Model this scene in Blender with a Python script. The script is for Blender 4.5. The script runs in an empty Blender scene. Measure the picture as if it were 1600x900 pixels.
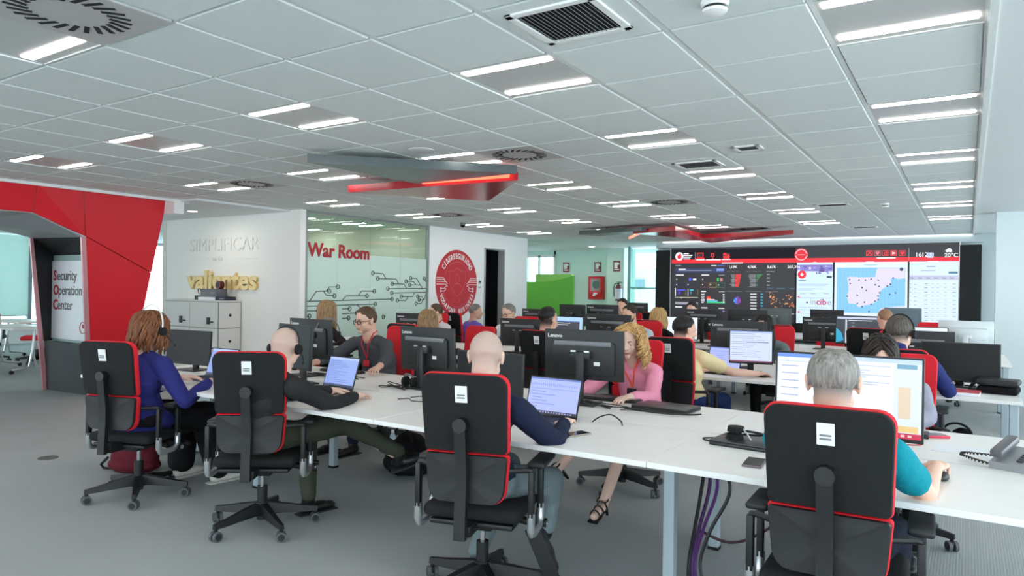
import bpy, bmesh, math, random
from mathutils import Vector, Matrix, Euler
import numpy as np

# ------------------------------------------------------------------ camera, world, exposure
SC = bpy.context.scene
COL = SC.collection
PI = math.pi
CAM_H = 1.46
YAW, PITCH, ROLL, FPX = -0.575366769, 0.002343053, 0.014731861, 1099.4118


def cam_axes():
    f = Vector((math.sin(YAW) * math.cos(PITCH), math.cos(YAW) * math.cos(PITCH), math.sin(PITCH)))
    r = Vector((math.cos(YAW), -math.sin(YAW), 0))
    u = r.cross(f)
    return r * math.cos(ROLL) + u * math.sin(ROLL), -r * math.sin(ROLL) + u * math.cos(ROLL), f


CR, CU, CF = cam_axes()
cd = bpy.data.cameras.new('camera')
cd.sensor_width = 36.0
cd.lens = 36.0 * FPX / 1600.0
cd.clip_start = 0.05
cam = bpy.data.objects.new('camera', cd)
COL.objects.link(cam)
cam.matrix_world = Matrix(((CR.x, CU.x, -CF.x, 0), (CR.y, CU.y, -CF.y, 0), (CR.z, CU.z, -CF.z, CAM_H), (0, 0, 0, 1)))
SC.camera = cam

w = bpy.data.worlds.new('world')
SC.world = w
w.use_nodes = True
bgn = w.node_tree.nodes['Background']
bgn.inputs[0].default_value = (0.80, 0.93, 1.0, 1)
bgn.inputs[1].default_value = 5.4
LIGHT_STRENGTH = 15.0
SC.view_settings.view_transform = 'Standard'
SC.view_settings.look = 'None'
SC.view_settings.exposure = 0.26
SC.view_settings.gamma = 1.0
SC.view_settings.use_curve_mapping = False
SC.cycles.max_bounces = 12
SC.cycles.diffuse_bounces = 8
SC.cycles.sample_clamp_indirect = 6.0

CEIL = 2.62
DESK = 0.73
GX, GY, TS = -2.3427, 2.3860, 0.6          # ceiling grid origin and tile size
random.seed(7)


def on_y(u, v, Y):          # the point of the plane y = Y lying on a sight line measured in the photograph
    d = CF * FPX + CR * (u - 800) - CU * (v - 450)
    return Vector((0, 0, CAM_H)) + d * (Y / d.y)


def on_x(u, v, X):
    d = CF * FPX + CR * (u - 800) - CU * (v - 450)
    return Vector((0, 0, CAM_H)) + d * (X / d.x)


# ------------------------------------------------------------------ materials
def lin(c):
    c = c / 255.0
    return c / 12.92 if c <= 0.04045 else ((c + 0.055) / 1.055) ** 2.4


def rgb(c):
    return (lin(c[0]), lin(c[1]), lin(c[2]), 1.0)


MATS = {}


def pm(name, c, rough=0.6, metal=0.0, bump=0.0, scale=60.0, var=0.0, stretch=None, spec=0.5, detail=4.0):
    """principled material with an optional noise that varies colour and bump"""
    if name in MATS:
        return MATS[name]
    m = bpy.data.materials.new(name)
    m.use_nodes = True
    nt = m.node_tree
    b = nt.nodes['Principled BSDF']
    b.inputs['Base Color'].default_value = rgb(c)
    b.inputs['Roughness'].default_value = rough
    b.inputs['Metallic'].default_value = metal
    b.inputs['Specular IOR Level'].default_value = spec
    if bump or var:
        tc = nt.nodes.new('ShaderNodeTexCoord')
        mp = nt.nodes.new('ShaderNodeMapping')
        if stretch:
            mp.inputs['Scale'].default_value = stretch
        nz = nt.nodes.new('ShaderNodeTexNoise')
        nz.inputs['Scale'].default_value = scale
        nz.inputs['Detail'].default_value = detail
        nt.links.new(tc.outputs['Object'], mp.inputs[0])
        nt.links.new(mp.outputs[0], nz.inputs['Vector'])
        if var:
            rp = nt.nodes.new('ShaderNodeValToRGB')
            k0, k1 = 1 - var, 1 + var
            base = rgb(c)
            rp.color_ramp.elements[0].position = 0.3
            rp.color_ramp.elements[1].position = 0.7
            rp.color_ramp.elements[0].color = (base[0] * k0, base[1] * k0, base[2] * k0, 1)
            rp.color_ramp.elements[1].color = (min(1, base[0] * k1), min(1, base[1] * k1), min(1, base[2] * k1), 1)
            nt.links.new(nz.outputs['Fac'], rp.inputs[0])
            nt.links.new(rp.outputs[0], b.inputs['Base Color'])
        if bump:
            bp = nt.nodes.new('ShaderNodeBump')
            bp.inputs['Strength'].default_value = bump
            bp.inputs['Distance'].default_value = 0.01
            nt.links.new(nz.outputs['Fac'], bp.inputs['Height'])
            nt.links.new(bp.outputs[0], b.inputs['Normal'])
    MATS[name] = m
    return m


def em(name, c, strength=1.0):
    """self-lit material (lamps and screens)"""
    if name in MATS:
        return MATS[name]
    m = bpy.data.materials.new(name)
    m.use_nodes = True
    nt = m.node_tree
    b = nt.nodes['Principled BSDF']
    b.inputs['Base Color'].default_value = (0.02, 0.02, 0.02, 1)
    b.inputs['Roughness'].default_value = 0.35
    b.inputs['Emission Color'].default_value = rgb(c)
    b.inputs['Emission Strength'].default_value = strength
    MATS[name] = m
    return m


def glass(name, tint, gloss_rough=0.0, frost=0.0):
    if name in MATS:
        return MATS[name]
    m = bpy.data.materials.new(name)
    m.use_nodes = True
    nt = m.node_tree
    nt.nodes.clear()
    out = nt.nodes.new('ShaderNodeOutputMaterial')
    tr = nt.nodes.new('ShaderNodeBsdfTransparent')
    tr.inputs[0].default_value = rgb(tint)
    gl = nt.nodes.new('ShaderNodeBsdfGlossy')
    gl.inputs['Roughness'].default_value = gloss_rough
    fc = nt.nodes.new('ShaderNodeLayerWeight')
    fc.inputs[0].default_value = 0.5
    pw = nt.nodes.new('ShaderNodeMath')
    pw.operation = 'POWER'
    pw.inputs[1].default_value = 4.0
    nt.links.new(fc.outputs['Facing'], pw.inputs[0])
    lw = nt.nodes.new('ShaderNodeMath')
    lw.operation = 'MULTIPLY_ADD'
    lw.inputs[1].default_value = 0.6
    lw.inputs[2].default_value = 0.035
    nt.links.new(pw.outputs[0], lw.inputs[0])
    mx = nt.nodes.new('ShaderNodeMixShader')
    last = tr
    if frost:
        df = nt.nodes.new('ShaderNodeBsdfDiffuse')
        df.inputs[0].default_value = rgb(tint)
        tl = nt.nodes.new('ShaderNodeBsdfTranslucent')
        tl.inputs[0].default_value = rgb(tint)
        m1 = nt.nodes.new('ShaderNodeMixShader')
        m1.inputs[0].default_value = 0.3
        nt.links.new(df.outputs[0], m1.inputs[1])
        nt.links.new(tl.outputs[0], m1.inputs[2])
        m2 = nt.nodes.new('ShaderNodeMixShader')
        m2.inputs[0].default_value = frost
        nt.links.new(tr.outputs[0], m2.inputs[1])
        nt.links.new(m1.outputs[0], m2.inputs[2])
        last = m2
    nt.links.new(lw.outputs[0], mx.inputs[0])
    nt.links.new(last.outputs[0], mx.inputs[1])
    nt.links.new(gl.outputs[0], mx.inputs[2])
    nt.links.new(mx.outputs[0], out.inputs[0])
    MATS[name] = m
    return m


BLACK = pm('black_plastic', (17, 18, 20), 0.45, bump=0.15, scale=300)
BLACKF = pm('black_fabric', (12, 14, 15), 0.85, bump=0.3, scale=400)
DARK = pm('dark_grey_plastic', (36, 38, 41), 0.4, bump=0.1, scale=300)
GREYBAR = pm('grey_vent_bar', (118, 120, 124), 0.45)
SILVER = pm('brushed_silver', (205, 207, 210), 0.32, metal=0.85)
CHROME = pm('chrome', (220, 220, 222), 0.15, metal=1.0)
REDF = pm('red_upholstery', (222, 22, 38), 0.75, bump=0.25, scale=500)
WHITE = pm('white_paint', (236, 236, 234), 0.55)
DESKTOP = pm('white_laminate', (240, 239, 236), 0.38, var=0.015, scale=8)
DESKEDGE = pm('desk_edge_band', (205, 212, 214), 0.45)
STEEL = pm('pale_steel_frame', (176, 190, 196), 0.45, metal=0.25)
STICKER = pm('white_sticker', (232, 232, 230), 0.6)
STICKINK = pm('sticker_grey_ink', (120, 122, 126), 0.6)
SCREENOFF = pm('switched_off_screen', (16, 17, 18), 0.38, spec=0.25)
PAPER = pm('paper', (238, 240, 244), 0.7)
CABLE = pm('black_cable', (22, 22, 24), 0.5)
LOGOW = pm('white_lettering', (235, 235, 235), 0.5)
RUBBER = pm('grey_caster_tyre', (92, 94, 96), 0.6)
WALLW = pm('white_wall_paint', (242, 243, 242), 0.7, bump=0.04, scale=90)
WALLM = pm('mint_white_wall', (206, 232, 224), 0.7, bump=0.04, scale=90)


# ------------------------------------------------------------------ mesh helpers
def xf(bm, verts, M):
    if M is not None:
        bmesh.ops.transform(bm, matrix=M, verts=verts)


def T(x, y, z):
    return Matrix.Translation((x, y, z))


def RX(a):
    return Matrix.Rotation(math.radians(a), 4, 'X')


def RY(a):
    return Matrix.Rotation(math.radians(a), 4, 'Y')


def RZ(a):
    return Matrix.Rotation(math.radians(a), 4, 'Z')


class MB:
    """collects shapes into one mesh"""

    def __init__(self):
        self.bm = bmesh.new()
        self.mi = 0

    def _mark(self, verts):
        if self.mi:
            for f in {f for v in verts for f in v.link_faces}:
                f.material_index = self.mi

    def box(self, c, s, M=None, bev=0.0, seg=2):
        g = bmesh.ops.create_cube(self.bm, size=1.0)
        vs = g['verts']
        bmesh.ops.scale(self.bm, vec=s, verts=vs)
        bmesh.ops.translate(self.bm, vec=c, verts=vs)
        if bev:
            es = list({e for v in vs for e in v.link_edges})
            r = bmesh.ops.bevel(self.bm, geom=es, offset=bev, segments=seg, affect='EDGES', profile=0.5)
            vs = list({v for f in r['faces'] for v in f.verts} | {v for v in vs if v.is_valid})
            # collect the full island
            seen = set(vs)
            stack = list(vs)
            while stack:
                v = stack.pop()
                for e in v.link_edges:
                    o = e.other_vert(v)
                    if o not in seen:
                        seen.add(o)
                        stack.append(o)
            vs = list(seen)
        xf(self.bm, vs, M)
        self._mark(vs)
        return self

    def cyl(self, a, b, r, r2=None, n=16, cap=True):
        a, b = Vector(a), Vector(b)
        d = b - a
        L = d.length
        if L < 1e-6:
            return self
        q = d.to_track_quat('Z', 'Y').to_matrix().to_4x4()
        g = bmesh.ops.create_cone(self.bm, cap_ends=cap, segments=n, radius1=r, radius2=r if r2 is None else r2, depth=L)
        xf(self.bm, g['verts'], Matrix.Translation((a + b) / 2) @ q)
        self._mark(g['verts'])
        return self

    def ball(self, c, r, sub=2, M=None):
        g = bmesh.ops.create_icosphere(self.bm, subdivisions=sub, radius=1.0)
        s = r if hasattr(r, '__len__') else (r, r, r)
        bmesh.ops.scale(self.bm, vec=s, verts=g['verts'])
        if M is not None:
            xf(self.bm, g['verts'], M)
        bmesh.ops.translate(self.bm, vec=c, verts=g['verts'])
        self._mark(g['verts'])
        return self

    def cap(self, a, b, ra, rb=None, n=14):
        rb = ra if rb is None else rb
        self.cyl(a, b, ra, rb, n)
        self.ball(a, ra)
        self.ball(b, rb)
        return self

    def tube(self, pts, r, n=8, closed=False, taper=None):
        pts = [Vector(p) for p in pts]
        rings = []
        N = len(pts)
        prev = None
        for i, p in enumerate(pts):
            if closed:
                t = pts[(i + 1) % N] - pts[i - 1]
            else:
                t = pts[min(i + 1, N - 1)] - pts[max(i - 1, 0)]
            if t.length < 1e-9:
                t = Vector((0, 0, 1))
            t.normalize()
            if prev is None:
                a = Vector((0, 0, 1)) if abs(t.z) < 0.9 else Vector((1, 0, 0))
                x = t.cross(a).normalized()
            else:
                x = (prev - t * prev.dot(t))
                x = x.normalized() if x.length > 1e-6 else t.orthogonal().normalized()
            prev = x
            y = t.cross(x)
            rr = r if taper is None else r * taper[i]
            rings.append([self.bm.verts.new(p + (x * math.cos(k * 2 * PI / n) + y * math.sin(k * 2 * PI / n)) * rr) for k in range(n)])
        fs = []
        for i in range(N if closed else N - 1):
            A, B = rings[i], rings[(i + 1) % N]
            for k in range(n):
                fs.append(self.bm.faces.new((A[k], A[(k + 1) % n], B[(k + 1) % n], B[k])))
        if not closed:
            fs.append(self.bm.faces.new(list(reversed(rings[0]))))
            fs.append(self.bm.faces.new(rings[-1]))
        for f in fs:
            f.material_index = self.mi
        return self

    def loft(self, rings, closed_ends=True):
        R = [[self.bm.verts.new(p) for p in ring] for ring in rings]
        n = len(R[0])
        fs = []
        for A, B in zip(R, R[1:]):
            for k in range(n):
                fs.append(self.bm.faces.new((A[k], A[(k + 1) % n], B[(k + 1) % n], B[k])))
        if closed_ends:
            fs.append(self.bm.faces.new(list(reversed(R[0]))))
            fs.append(self.bm.faces.new(R[-1]))
        for f in fs:
            f.material_index = self.mi
        return self

    def prism(self, pts, d, M=None):
        """polygon pts (3-D, planar) pushed along vector d"""
        d = Vector(d)
        a = [self.bm.verts.new(Vector(p)) for p in pts]
        b = [self.bm.verts.new(Vector(p) + d) for p in pts]
        n = len(a)
        fs = [self.bm.faces.new(list(reversed(a))), self.bm.faces.new(b)]
        for k in range(n):
            fs.append(self.bm.faces.new((a[k], a[(k + 1) % n], b[(k + 1) % n], b[k])))
        for f in fs:
            f.material_index = self.mi
        xf(self.bm, a + b, M)
        return self

    def quad(self, *pts):
        f = self.bm.faces.new([self.bm.verts.new(Vector(p)) for p in pts])
        f.material_index = self.mi
        return self

    def lathe(self, prof, c=(0, 0, 0), n=20):
        """profile of (r, z) turned about z"""
        rings = [[Vector((c[0] + max(r, 1e-4) * math.cos(k * 2 * PI / n), c[1] + max(r, 1e-4) * math.sin(k * 2 * PI / n), c[2] + z)) for k in range(n)] for r, z in prof]
        return self.loft(rings)

    def add(self, me, M):
        """append an existing mesh"""
        n0 = len(self.bm.verts)
        self.bm.from_mesh(me)
        self.bm.verts.ensure_lookup_table()
        vs = self.bm.verts[n0:]
        xf(self.bm, vs, M)
        self._mark(vs)
        return self

    def mesh(self, name, mats, smooth=None):
        bmesh.ops.recalc_face_normals(self.bm, faces=self.bm.faces[:])
        me = bpy.data.meshes.new(name)
        self.bm.to_mesh(me)
        self.bm.free()
        for m in (mats if isinstance(mats, (list, tuple)) else [mats]):
            me.materials.append(m)
        if smooth is not None:
            me.set_sharp_from_angle(angle=math.radians(smooth))
            for p in me.polygons:
                p.use_smooth = True
        return me

    def obj(self, name, mats, parent=None, smooth=40, M=None):
        o = bpy.data.objects.new(name, self.mesh(name, mats, smooth))
        COL.objects.link(o)
        if parent is not None:
            o.parent = parent
        if M is not None:
            o.matrix_local = M
        return o


def tag(o, label=None, cat=None, group=None, kind=None):
    if label:
        o['label'] = label
    if cat:
        o['category'] = cat
    if group:
        o['group'] = group
    if kind:
        o['kind'] = kind
    return o


def thing(name, label, cat, loc=(0, 0, 0), rz=0.0, group=None):
    o = bpy.data.objects.new(name, None)
    COL.objects.link(o)
    o.location = loc
    o.rotation_euler = (0, 0, math.radians(rz))
    o.empty_display_size = 0.05
    return tag(o, label, cat, group)


def kids(o):
    return list(o.children)


def dup(root, loc, rz, label, group=None, cat=None, deep=True):
    """copy of a thing with its parts and sub-parts (mesh data shared)"""
    r = root.copy()
    COL.objects.link(r)
    r.location = loc
    r.rotation_euler = (0, 0, math.radians(rz))
    r['label'] = label
    if group:
        r['group'] = group
    if cat:
        r['category'] = cat
    for ch in kids(root):
        c = ch.copy()
        COL.objects.link(c)
        c.parent = r
        for g in kids(ch):
            d = g.copy()
            COL.objects.link(d)
            d.parent = c
    return r


def struct(name, mb, mat, smooth=None):
    return tag(mb.obj(name, mat, None, smooth), kind='structure')


TEXTS = {}


def text_mesh(s, size, ext=0.002, bold=0.0, align='LEFT', shear=0.0, sx=1.0):
    key = (s, size, ext, bold, align, shear, sx)
    if key in TEXTS:
        return TEXTS[key]
    c = bpy.data.curves.new('lettering', 'FONT')
    c.body = s
    c.size = size
    c.extrude = ext
    c.offset = bold
    c.shear = shear
    c.align_x = align
    c.resolution_u = 3
    o = bpy.data.objects.new('lettering', c)
    COL.objects.link(o)
    dg = bpy.context.evaluated_depsgraph_get()
    me = bpy.data.meshes.new_from_object(o.evaluated_get(dg))
    bpy.data.objects.remove(o)
    me.materials.clear()
    if sx != 1.0:
        me.transform(Matrix.Diagonal((sx, 1, 1, 1)))
    TEXTS[key] = me
    return me


UP_TXT = RX(90)                      # text standing upright, read from -Y
# text on a wall whose face looks towards +X: reads along +Y
X_TXT = RZ(90) @ RX(90)

# ------------------------------------------------------------------ the room
def carpet():
    m = pm('ribbed_grey_carpet', (142, 150, 152), 0.95, spec=0.15)
    nt = m.node_tree
    b = nt.nodes['Principled BSDF']
    tc = nt.nodes.new('ShaderNodeTexCoord')
    n1 = nt.nodes.new('ShaderNodeTexNoise')
    n1.inputs['Scale'].default_value = 1.3
    n1.inputs['Detail'].default_value = 3
    n2 = nt.nodes.new('ShaderNodeTexNoise')
    n2.inputs['Scale'].default_value = 160
    n2.inputs['Detail'].default_value = 3
    wv = nt.nodes.new('ShaderNodeTexWave')
    wv.bands_direction = 'X'
    wv.inputs['Scale'].default_value = 22
    wv.inputs['Distortion'].default_value = 0.6
    wv.inputs['Detail'].default_value = 2
    wv.inputs['Detail Scale'].default_value = 3
    for n in (n1, n2, wv):
        nt.links.new(tc.outputs['Object'], n.inputs['Vector'])
    mx = nt.nodes.new('ShaderNodeMix')
    mx.data_type = 'RGBA'
    mx.inputs[6].default_value = rgb((148, 153, 154))
    mx.inputs[7].default_value = rgb((182, 185, 184))
    add = nt.nodes.new('ShaderNodeMath')
    add.operation = 'MULTIPLY_ADD'
    add.inputs[1].default_value = 0.45
    nt.links.new(n1.outputs['Fac'], add.inputs[0])
    m3 = nt.nodes.new('ShaderNodeMath')
    m3.operation = 'MULTIPLY_ADD'
    m3.inputs[1].default_value = 0.22
    nt.links.new(wv.outputs['Fac'], m3.inputs[0])
    m4 = nt.nodes.new('ShaderNodeMath')
    m4.operation = 'MULTIPLY'
    m4.inputs[1].default_value = 0.4
    nt.links.new(n2.outputs['Fac'], m4.inputs[0])
    nt.links.new(m4.outputs[0], m3.inputs[2])
    nt.links.new(m3.outputs[0], add.inputs[2])
    nt.links.new(add.outputs[0], mx.inputs[0])
    nt.links.new(mx.outputs[2], b.inputs['Base Color'])
    bp = nt.nodes.new('ShaderNodeBump')
    bp.inputs['Strength'].default_value = 0.5
    bp.inputs['Distance'].default_value = 0.004
    nt.links.new(m3.outputs[0], bp.inputs['Height'])
    nt.links.new(bp.outputs[0], b.inputs['Normal'])
    return m


mb = MB()
mb.box((-8, 7.5, -0.05), (26, 27, 0.1))
struct('floor', mb, carpet())

CEILT = pm('mineral_fibre_tile', (222, 228, 226), 0.9, bump=0.35, scale=260, var=0.035, spec=0.1)
TBAR = pm('white_grid_bar', (226, 230, 228), 0.6)
GAP = pm('grey_plenum_shadow_gap', (96, 104, 104), 0.9)
LIGHTS = [(i, j) for i in (-9, -6, -3, 0, 3) for j in (-5, -2, 1, 4, 7, 10, 13, 16)]
skip = set(LIGHTS)
mb = MB()
for i in range(-17, 4):
    for j in range(-11, 22):
        if (i, j) in skip:
            continue
        x0, y0 = GX + i * TS, GY + j * TS
        a, b_ = 0.014, 0.006
        z0, z1 = CEIL, CEIL + 0.012
        o_ = [(x0 + a, y0 + b_), (x0 + TS - a, y0 + b_), (x0 + TS - a, y0 + TS - b_), (x0 + a, y0 + TS - b_)]
        e = 0.006
        n_ = [(x0 + a + e, y0 + b_ + e), (x0 + TS - a - e, y0 + b_ + e), (x0 + TS - a - e, y0 + TS - b_ - e), (x0 + a + e, y0 + TS - b_ - e)]
        lo = [mb.bm.verts.new((p[0], p[1], z0)) for p in n_]
        hi = [mb.bm.verts.new((p[0], p[1], z1)) for p in o_]
        mb.bm.faces.new(list(reversed(lo)))
        for k in range(4):
            mb.bm.faces.new((lo[k], lo[(k + 1) % 4], hi[(k + 1) % 4], hi[k]))
struct('ceiling', mb, CEILT)
mb = MB()
for i in range(-17, 5):
    x = GX + i * TS
    mb.box((x, GY + 5.5 * TS, CEIL + 0.013), (0.024, 33 * TS, 0.014))
for j in range(-11, 23):
    y = GY + j * TS
    mb.box((GX - 6.5 * TS, y, CEIL + 0.02), (21 * TS, 0.02, 0.01))
struct('trim_1', mb, TBAR)
mb = MB()
mb.box((-8, 7.5, CEIL + 0.08), (26, 27, 0.08))
struct('ceiling', mb, GAP)
# plain plaster band right of the tiles, and past the tiles at the far end and in the recess
PLAST = pm('white_plaster', (222, 226, 226), 0.75, bump=0.03, scale=60)
mb = MB()
mb.box((2.15, 3.6, CEIL + 0.015), (4.19, 16.4, 0.05))
mb.box((2.15, 13.65, CEIL + 0.02), (4.19, 3.7, 0.04))
mb.box((-12.0, 17.9, CEIL + 0.02), (14.0, 4.6, 0.04))
mb.box((-10.6, 6.35, CEIL - 0.01), (3.9, 1.55, 0.04))
mb.box((-16.2, 5, CEIL + 0.015), (7.6, 17, 0.05))
struct('ceiling', mb, PLAST)
mb = MB()
mb.box((0.075, 5.7, CEIL - 0.004), (0.03, 19.8, 0.03))
struct('trim_2', mb, TBAR)

# outer walls (the photographer's side and the window side)
mb = MB()
mb.box((-8, -5.05, 0.3), (26, 0.1, 0.6))  # unseen rear wall, its window openings added to brighten the ceiling
mb.box((-8, -5.05, 2.58), (26, 0.1, 0.16))
for x in range(-20, 6, 3):
    mb.box((x, -5.05, 1.5), (0.3, 0.1, 1.9))
struct('wall_rear', mb, WALLW)
mb = MB()
mb.box((4.2, 3.3, 0.3), (0.2, 16.8, 0.6))
mb.box((4.2, 3.3, 2.58), (0.2, 16.8, 0.12))
for y in (-4.9, -1.9, 1.4, 4.7, 8.0, 11.3):
    mb.box((4.2, y, 1.6), (0.2, 0.25, 1.7))
struct('wall_right', mb, WALLW)
mb = MB()
mb.box((2.3, 11.75, 1.31), (3.98, 0.3, 2.62))
struct('wall_column', mb, pm('pale_blue_white_wall', (214, 224, 226), 0.7, bump=0.03, scale=70))
# video wall end
mb = MB()
mb.box((-1.0, 15.95, 1.33), (10.3, 0.3, 2.66))
struct('wall_front', mb, pm('pale_grey_wall', (204, 214, 216), 0.7))
mb = MB()
mb.box((-2.95, 15.70, 2.545), (6.35, 0.2, 0.15))
struct('trim_3', mb, pm('pale_grey_wall', (204, 214, 216)))
# far back wall with fire cabinets
mb = MB()
mb.box((-8.98, 18.1, 1.33), (2.48, 0.2, 2.66))
mb.box((-14.2, 18.1, 1.33), (6.0, 0.2, 2.66))
mb.box((-10.7, 18.1, 0.6), (1.1, 0.2, 1.2))
mb.box((-10.7, 18.1, 2.58), (1.1, 0.2, 0.18))
struct('wall_back', mb, WALLM)
mb = MB()
mb.box((-8.02, 17.75, 1.33), (0.5, 0.5, 2.66))
struct('wall_back_pier', mb, pm('mint_pier', (204, 224, 218), 0.7))
mb = MB()
for x in (-11.22, -10.70, -10.18):
    mb.box((x, 18.0, 1.85), (0.06, 0.1, 1.3))
for z in (1.22, 1.55, 2.46):
    mb.box((-10.7, 18.0, z), (1.1, 0.1, 0.06))
o = struct('window_1', mb, WHITE)
mb = MB()
mb.box((-10.7, 18.04, 1.85), (1.04, 0.01, 1.26))
mb.obj('pane', glass('clear_glass', (238, 248, 248)), o)
# building across the street behind that window
mb = MB()
mb.box((-12, 26, 1.2), (7, 2, 2.3))
for k in range(5):
    mb.mi = 1
    mb.box((-14.2 + k * 1.2, 24.98, 1.75), (0.7, 0.06, 0.35))
tag(mb.obj('office_building', [pm('pale_facade', (196, 204, 208), 0.8), pm('facade_window', (120, 136, 150), 0.3)], None, None),
    'pale office building seen outside the small window behind the green booth', 'building')
# glass entrance door beside the video wall
mb = MB()
mb.box((-7.38, 17.0, 1.33), (0.08, 0.12, 2.66))
mb.box((-6.13, 17.0, 1.33), (0.08, 0.12, 2.66))
mb.box((-6.75, 17.0, 1.55), (1.2, 0.05, 0.03))
o = struct('window_2', mb, pm('teal_aluminium', (130, 176, 180), 0.4, metal=0.3))
mb = MB()
mb.box((-6.75, 17.03, 1.3), (1.2, 0.01, 2.5))
mb.obj('pane', glass('teal_glass', (214, 232, 228)), o)
mb = MB()
mb.box((-5.6, 17.1, 1.33), (0.9, 0.1, 2.66))
struct('wall_entrance', mb, WALLM)

# ---- wall of the war room (x = -8.4): glass, seal wall with doorway
mb = MB()
mb.box((-10.2, 7.16, 1.31), (3.6, 0.10, 2.62))
struct('wall_left_recess', mb, pm('warm_white_wall', (246, 243, 238), 0.7, bump=0.03, scale=70))
mb = MB()
mb.box((-8.46, 11.0, 1.31), (0.12, 1.76, 2.62))
mb.box((-8.46, 13.1, 1.31), (0.12, 0.94, 2.62))
mb.box((-8.46, 12.255, 2.47), (0.12, 0.75, 0.30))
struct('wall_left_seal', mb, WALLW)
mb = MB()
mb.box((-8.46, 11.895, 1.16), (0.16, 0.03, 2.32))
mb.box((-8.46, 12.615, 1.16), (0.16, 0.03, 2.32))
mb.box((-8.46, 12.255, 2.305), (0.16, 0.72, 0.03))
o = struct('door_1', mb, pm('grey_door_frame', (168, 170, 172), 0.5))
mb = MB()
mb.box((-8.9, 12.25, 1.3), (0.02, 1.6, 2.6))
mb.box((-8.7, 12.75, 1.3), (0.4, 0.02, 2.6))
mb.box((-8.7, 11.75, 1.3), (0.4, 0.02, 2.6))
mb.obj('dark_lobby', pm('dark_lobby_black', (14, 15, 18), 0.7), o)  # dark interior put into the near-black colour of a shallow shell
mb = MB()
mb.cyl((-8.86, 12.1, 1.42), (-8.86, 12.4, 1.42), 0.008)
mb.obj('rail', SILVER, o)

# war room interior
mb = MB()
mb.box((-11.95, 8.7, 1.31), (0.1, 3.2, 2.62))
mb.box((-10.2, 10.2, 1.31), (3.5, 0.1, 2.62))
struct('wall_war_room', mb, pm('beige_wall', (226, 221, 208), 0.7))
mb = MB()
for y in (7.24, 10.10):
    mb.box((-8.44, y, 1.31), (0.06, 0.05, 2.62))
mb.box((-8.44, 8.67, 0.03), (0.05, 2.9, 0.06))
mb.box((-8.44, 8.67, 2.60), (0.05, 2.9, 0.03))
o = struct('window_3', mb, pm('glass_frame_grey', (150, 158, 158), 0.4, metal=0.4))
ys = [7.24, 7.88, 8.62, 9.36, 10.10]
for a, b_ in zip(ys, ys[1:]):
    mb = MB()
    mb.box((-8.44, (a + b_) / 2, 2.29), (0.012, b_ - a - 0.006, 0.58))
    mb.obj('clear_pane', glass('war_room_glass', (226, 240, 234)), o)
    mb = MB()
    mb.box((-8.44, (a + b_) / 2, 1.03), (0.012, b_ - a - 0.006, 1.94))
    mb.obj('frosted_pane', glass('frosted_film', (228, 245, 238), 0.25, 0.96), o)

# ---- left meeting room windows and blinds
mb = MB()
mb.box((-19.1, 5, 0.2), (0.2, 20, 0.4))
mb.box((-19.1, 5, 2.6), (0.2, 20, 0.12))
struct('wall_left', mb, WALLW)
mb = MB()
for y in (-3.2, 0.5, 4.2, 7.9, 9.6, 11.4, 13.2):
    mb.box((-19.0, y, 1.45), (0.1, 0.09, 2.2))
mb.box((-19.0, 5, 0.43), (0.12, 20, 0.06))
o = struct('window_4', mb, pm('window_frame_grey', (150, 160, 164), 0.5))
mb = MB()
mb.box((-19.02, 5, 1.45), (0.01, 18, 2.1))
mb.obj('pane', glass('clear_glass', (238, 248, 248)), o)
for y0, y1 in ((0.55, 4.15), (4.25, 7.85)):
    mb = MB()
    mb.box((-18.93, (y0 + y1) / 2, 1.62), (0.012, y1 - y0, 1.9))
    mb.mi = 1
    mb.box((-18.92, (y0 + y1) / 2, 0.67), (0.025, y1 - y0, 0.025))
    tag(mb.obj('roller_blind', [glass('blind_fabric', (228, 244, 240), 0.5, 0.97), SILVER]),
        'mint roller blind drawn down over the meeting room window' if y0 > 4 else 'mint roller blind further left on the meeting room window', 'blind', 'roller blinds')

# ---- ceiling lights
PAN = pm('light_pan', (196, 198, 196), 0.35)
LED = em('lit_diffuser', (255, 247, 241), LIGHT_STRENGTH)
m_pan = MB()
m_pan.box((0, 0, 0.012), (0.575, 0.588, 0.012))
for yy in (-0.29, 0.29):
    m_pan.box((0, yy, 0.006), (0.575, 0.006, 0.014))
me_pan = m_pan.mesh('light_pan', PAN)
m_dif = MB()
m_dif.box((0, 0, 0.004), (0.535, 0.058, 0.006))
me_dif = m_dif.mesh('diffuser', LED)
ROWN = {-5: 'behind the camera', -2: 'nearest the camera', 1: 'second row', 4: 'third row', 7: 'fourth row', 10: 'fifth row', 13: 'sixth row', 16: 'farthest row'}
COLN = {-9: 'left wall line', -6: 'left middle line', -3: 'centre line', 0: 'right middle line', 3: 'rightmost line'}
for (i, j) in LIGHTS:
    x, y = GX + (i + .5) * TS, GY + (j + .5) * TS
    t = thing('ceiling_light', f'twin strip ceiling light, {COLN[i]}, {ROWN[j]}', 'ceiling light', (x, y, CEIL), 0, 'recessed twin strip ceiling lights')
    for nm, me, yy in (('frame', me_pan, 0), ('diffuser', me_dif, -0.232), ('diffuser', me_dif, 0.196)):
        c = bpy.data.objects.new(nm, me)
        COL.objects.link(c)
        c.parent = t
        c.location = (0, yy, 0)
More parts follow.
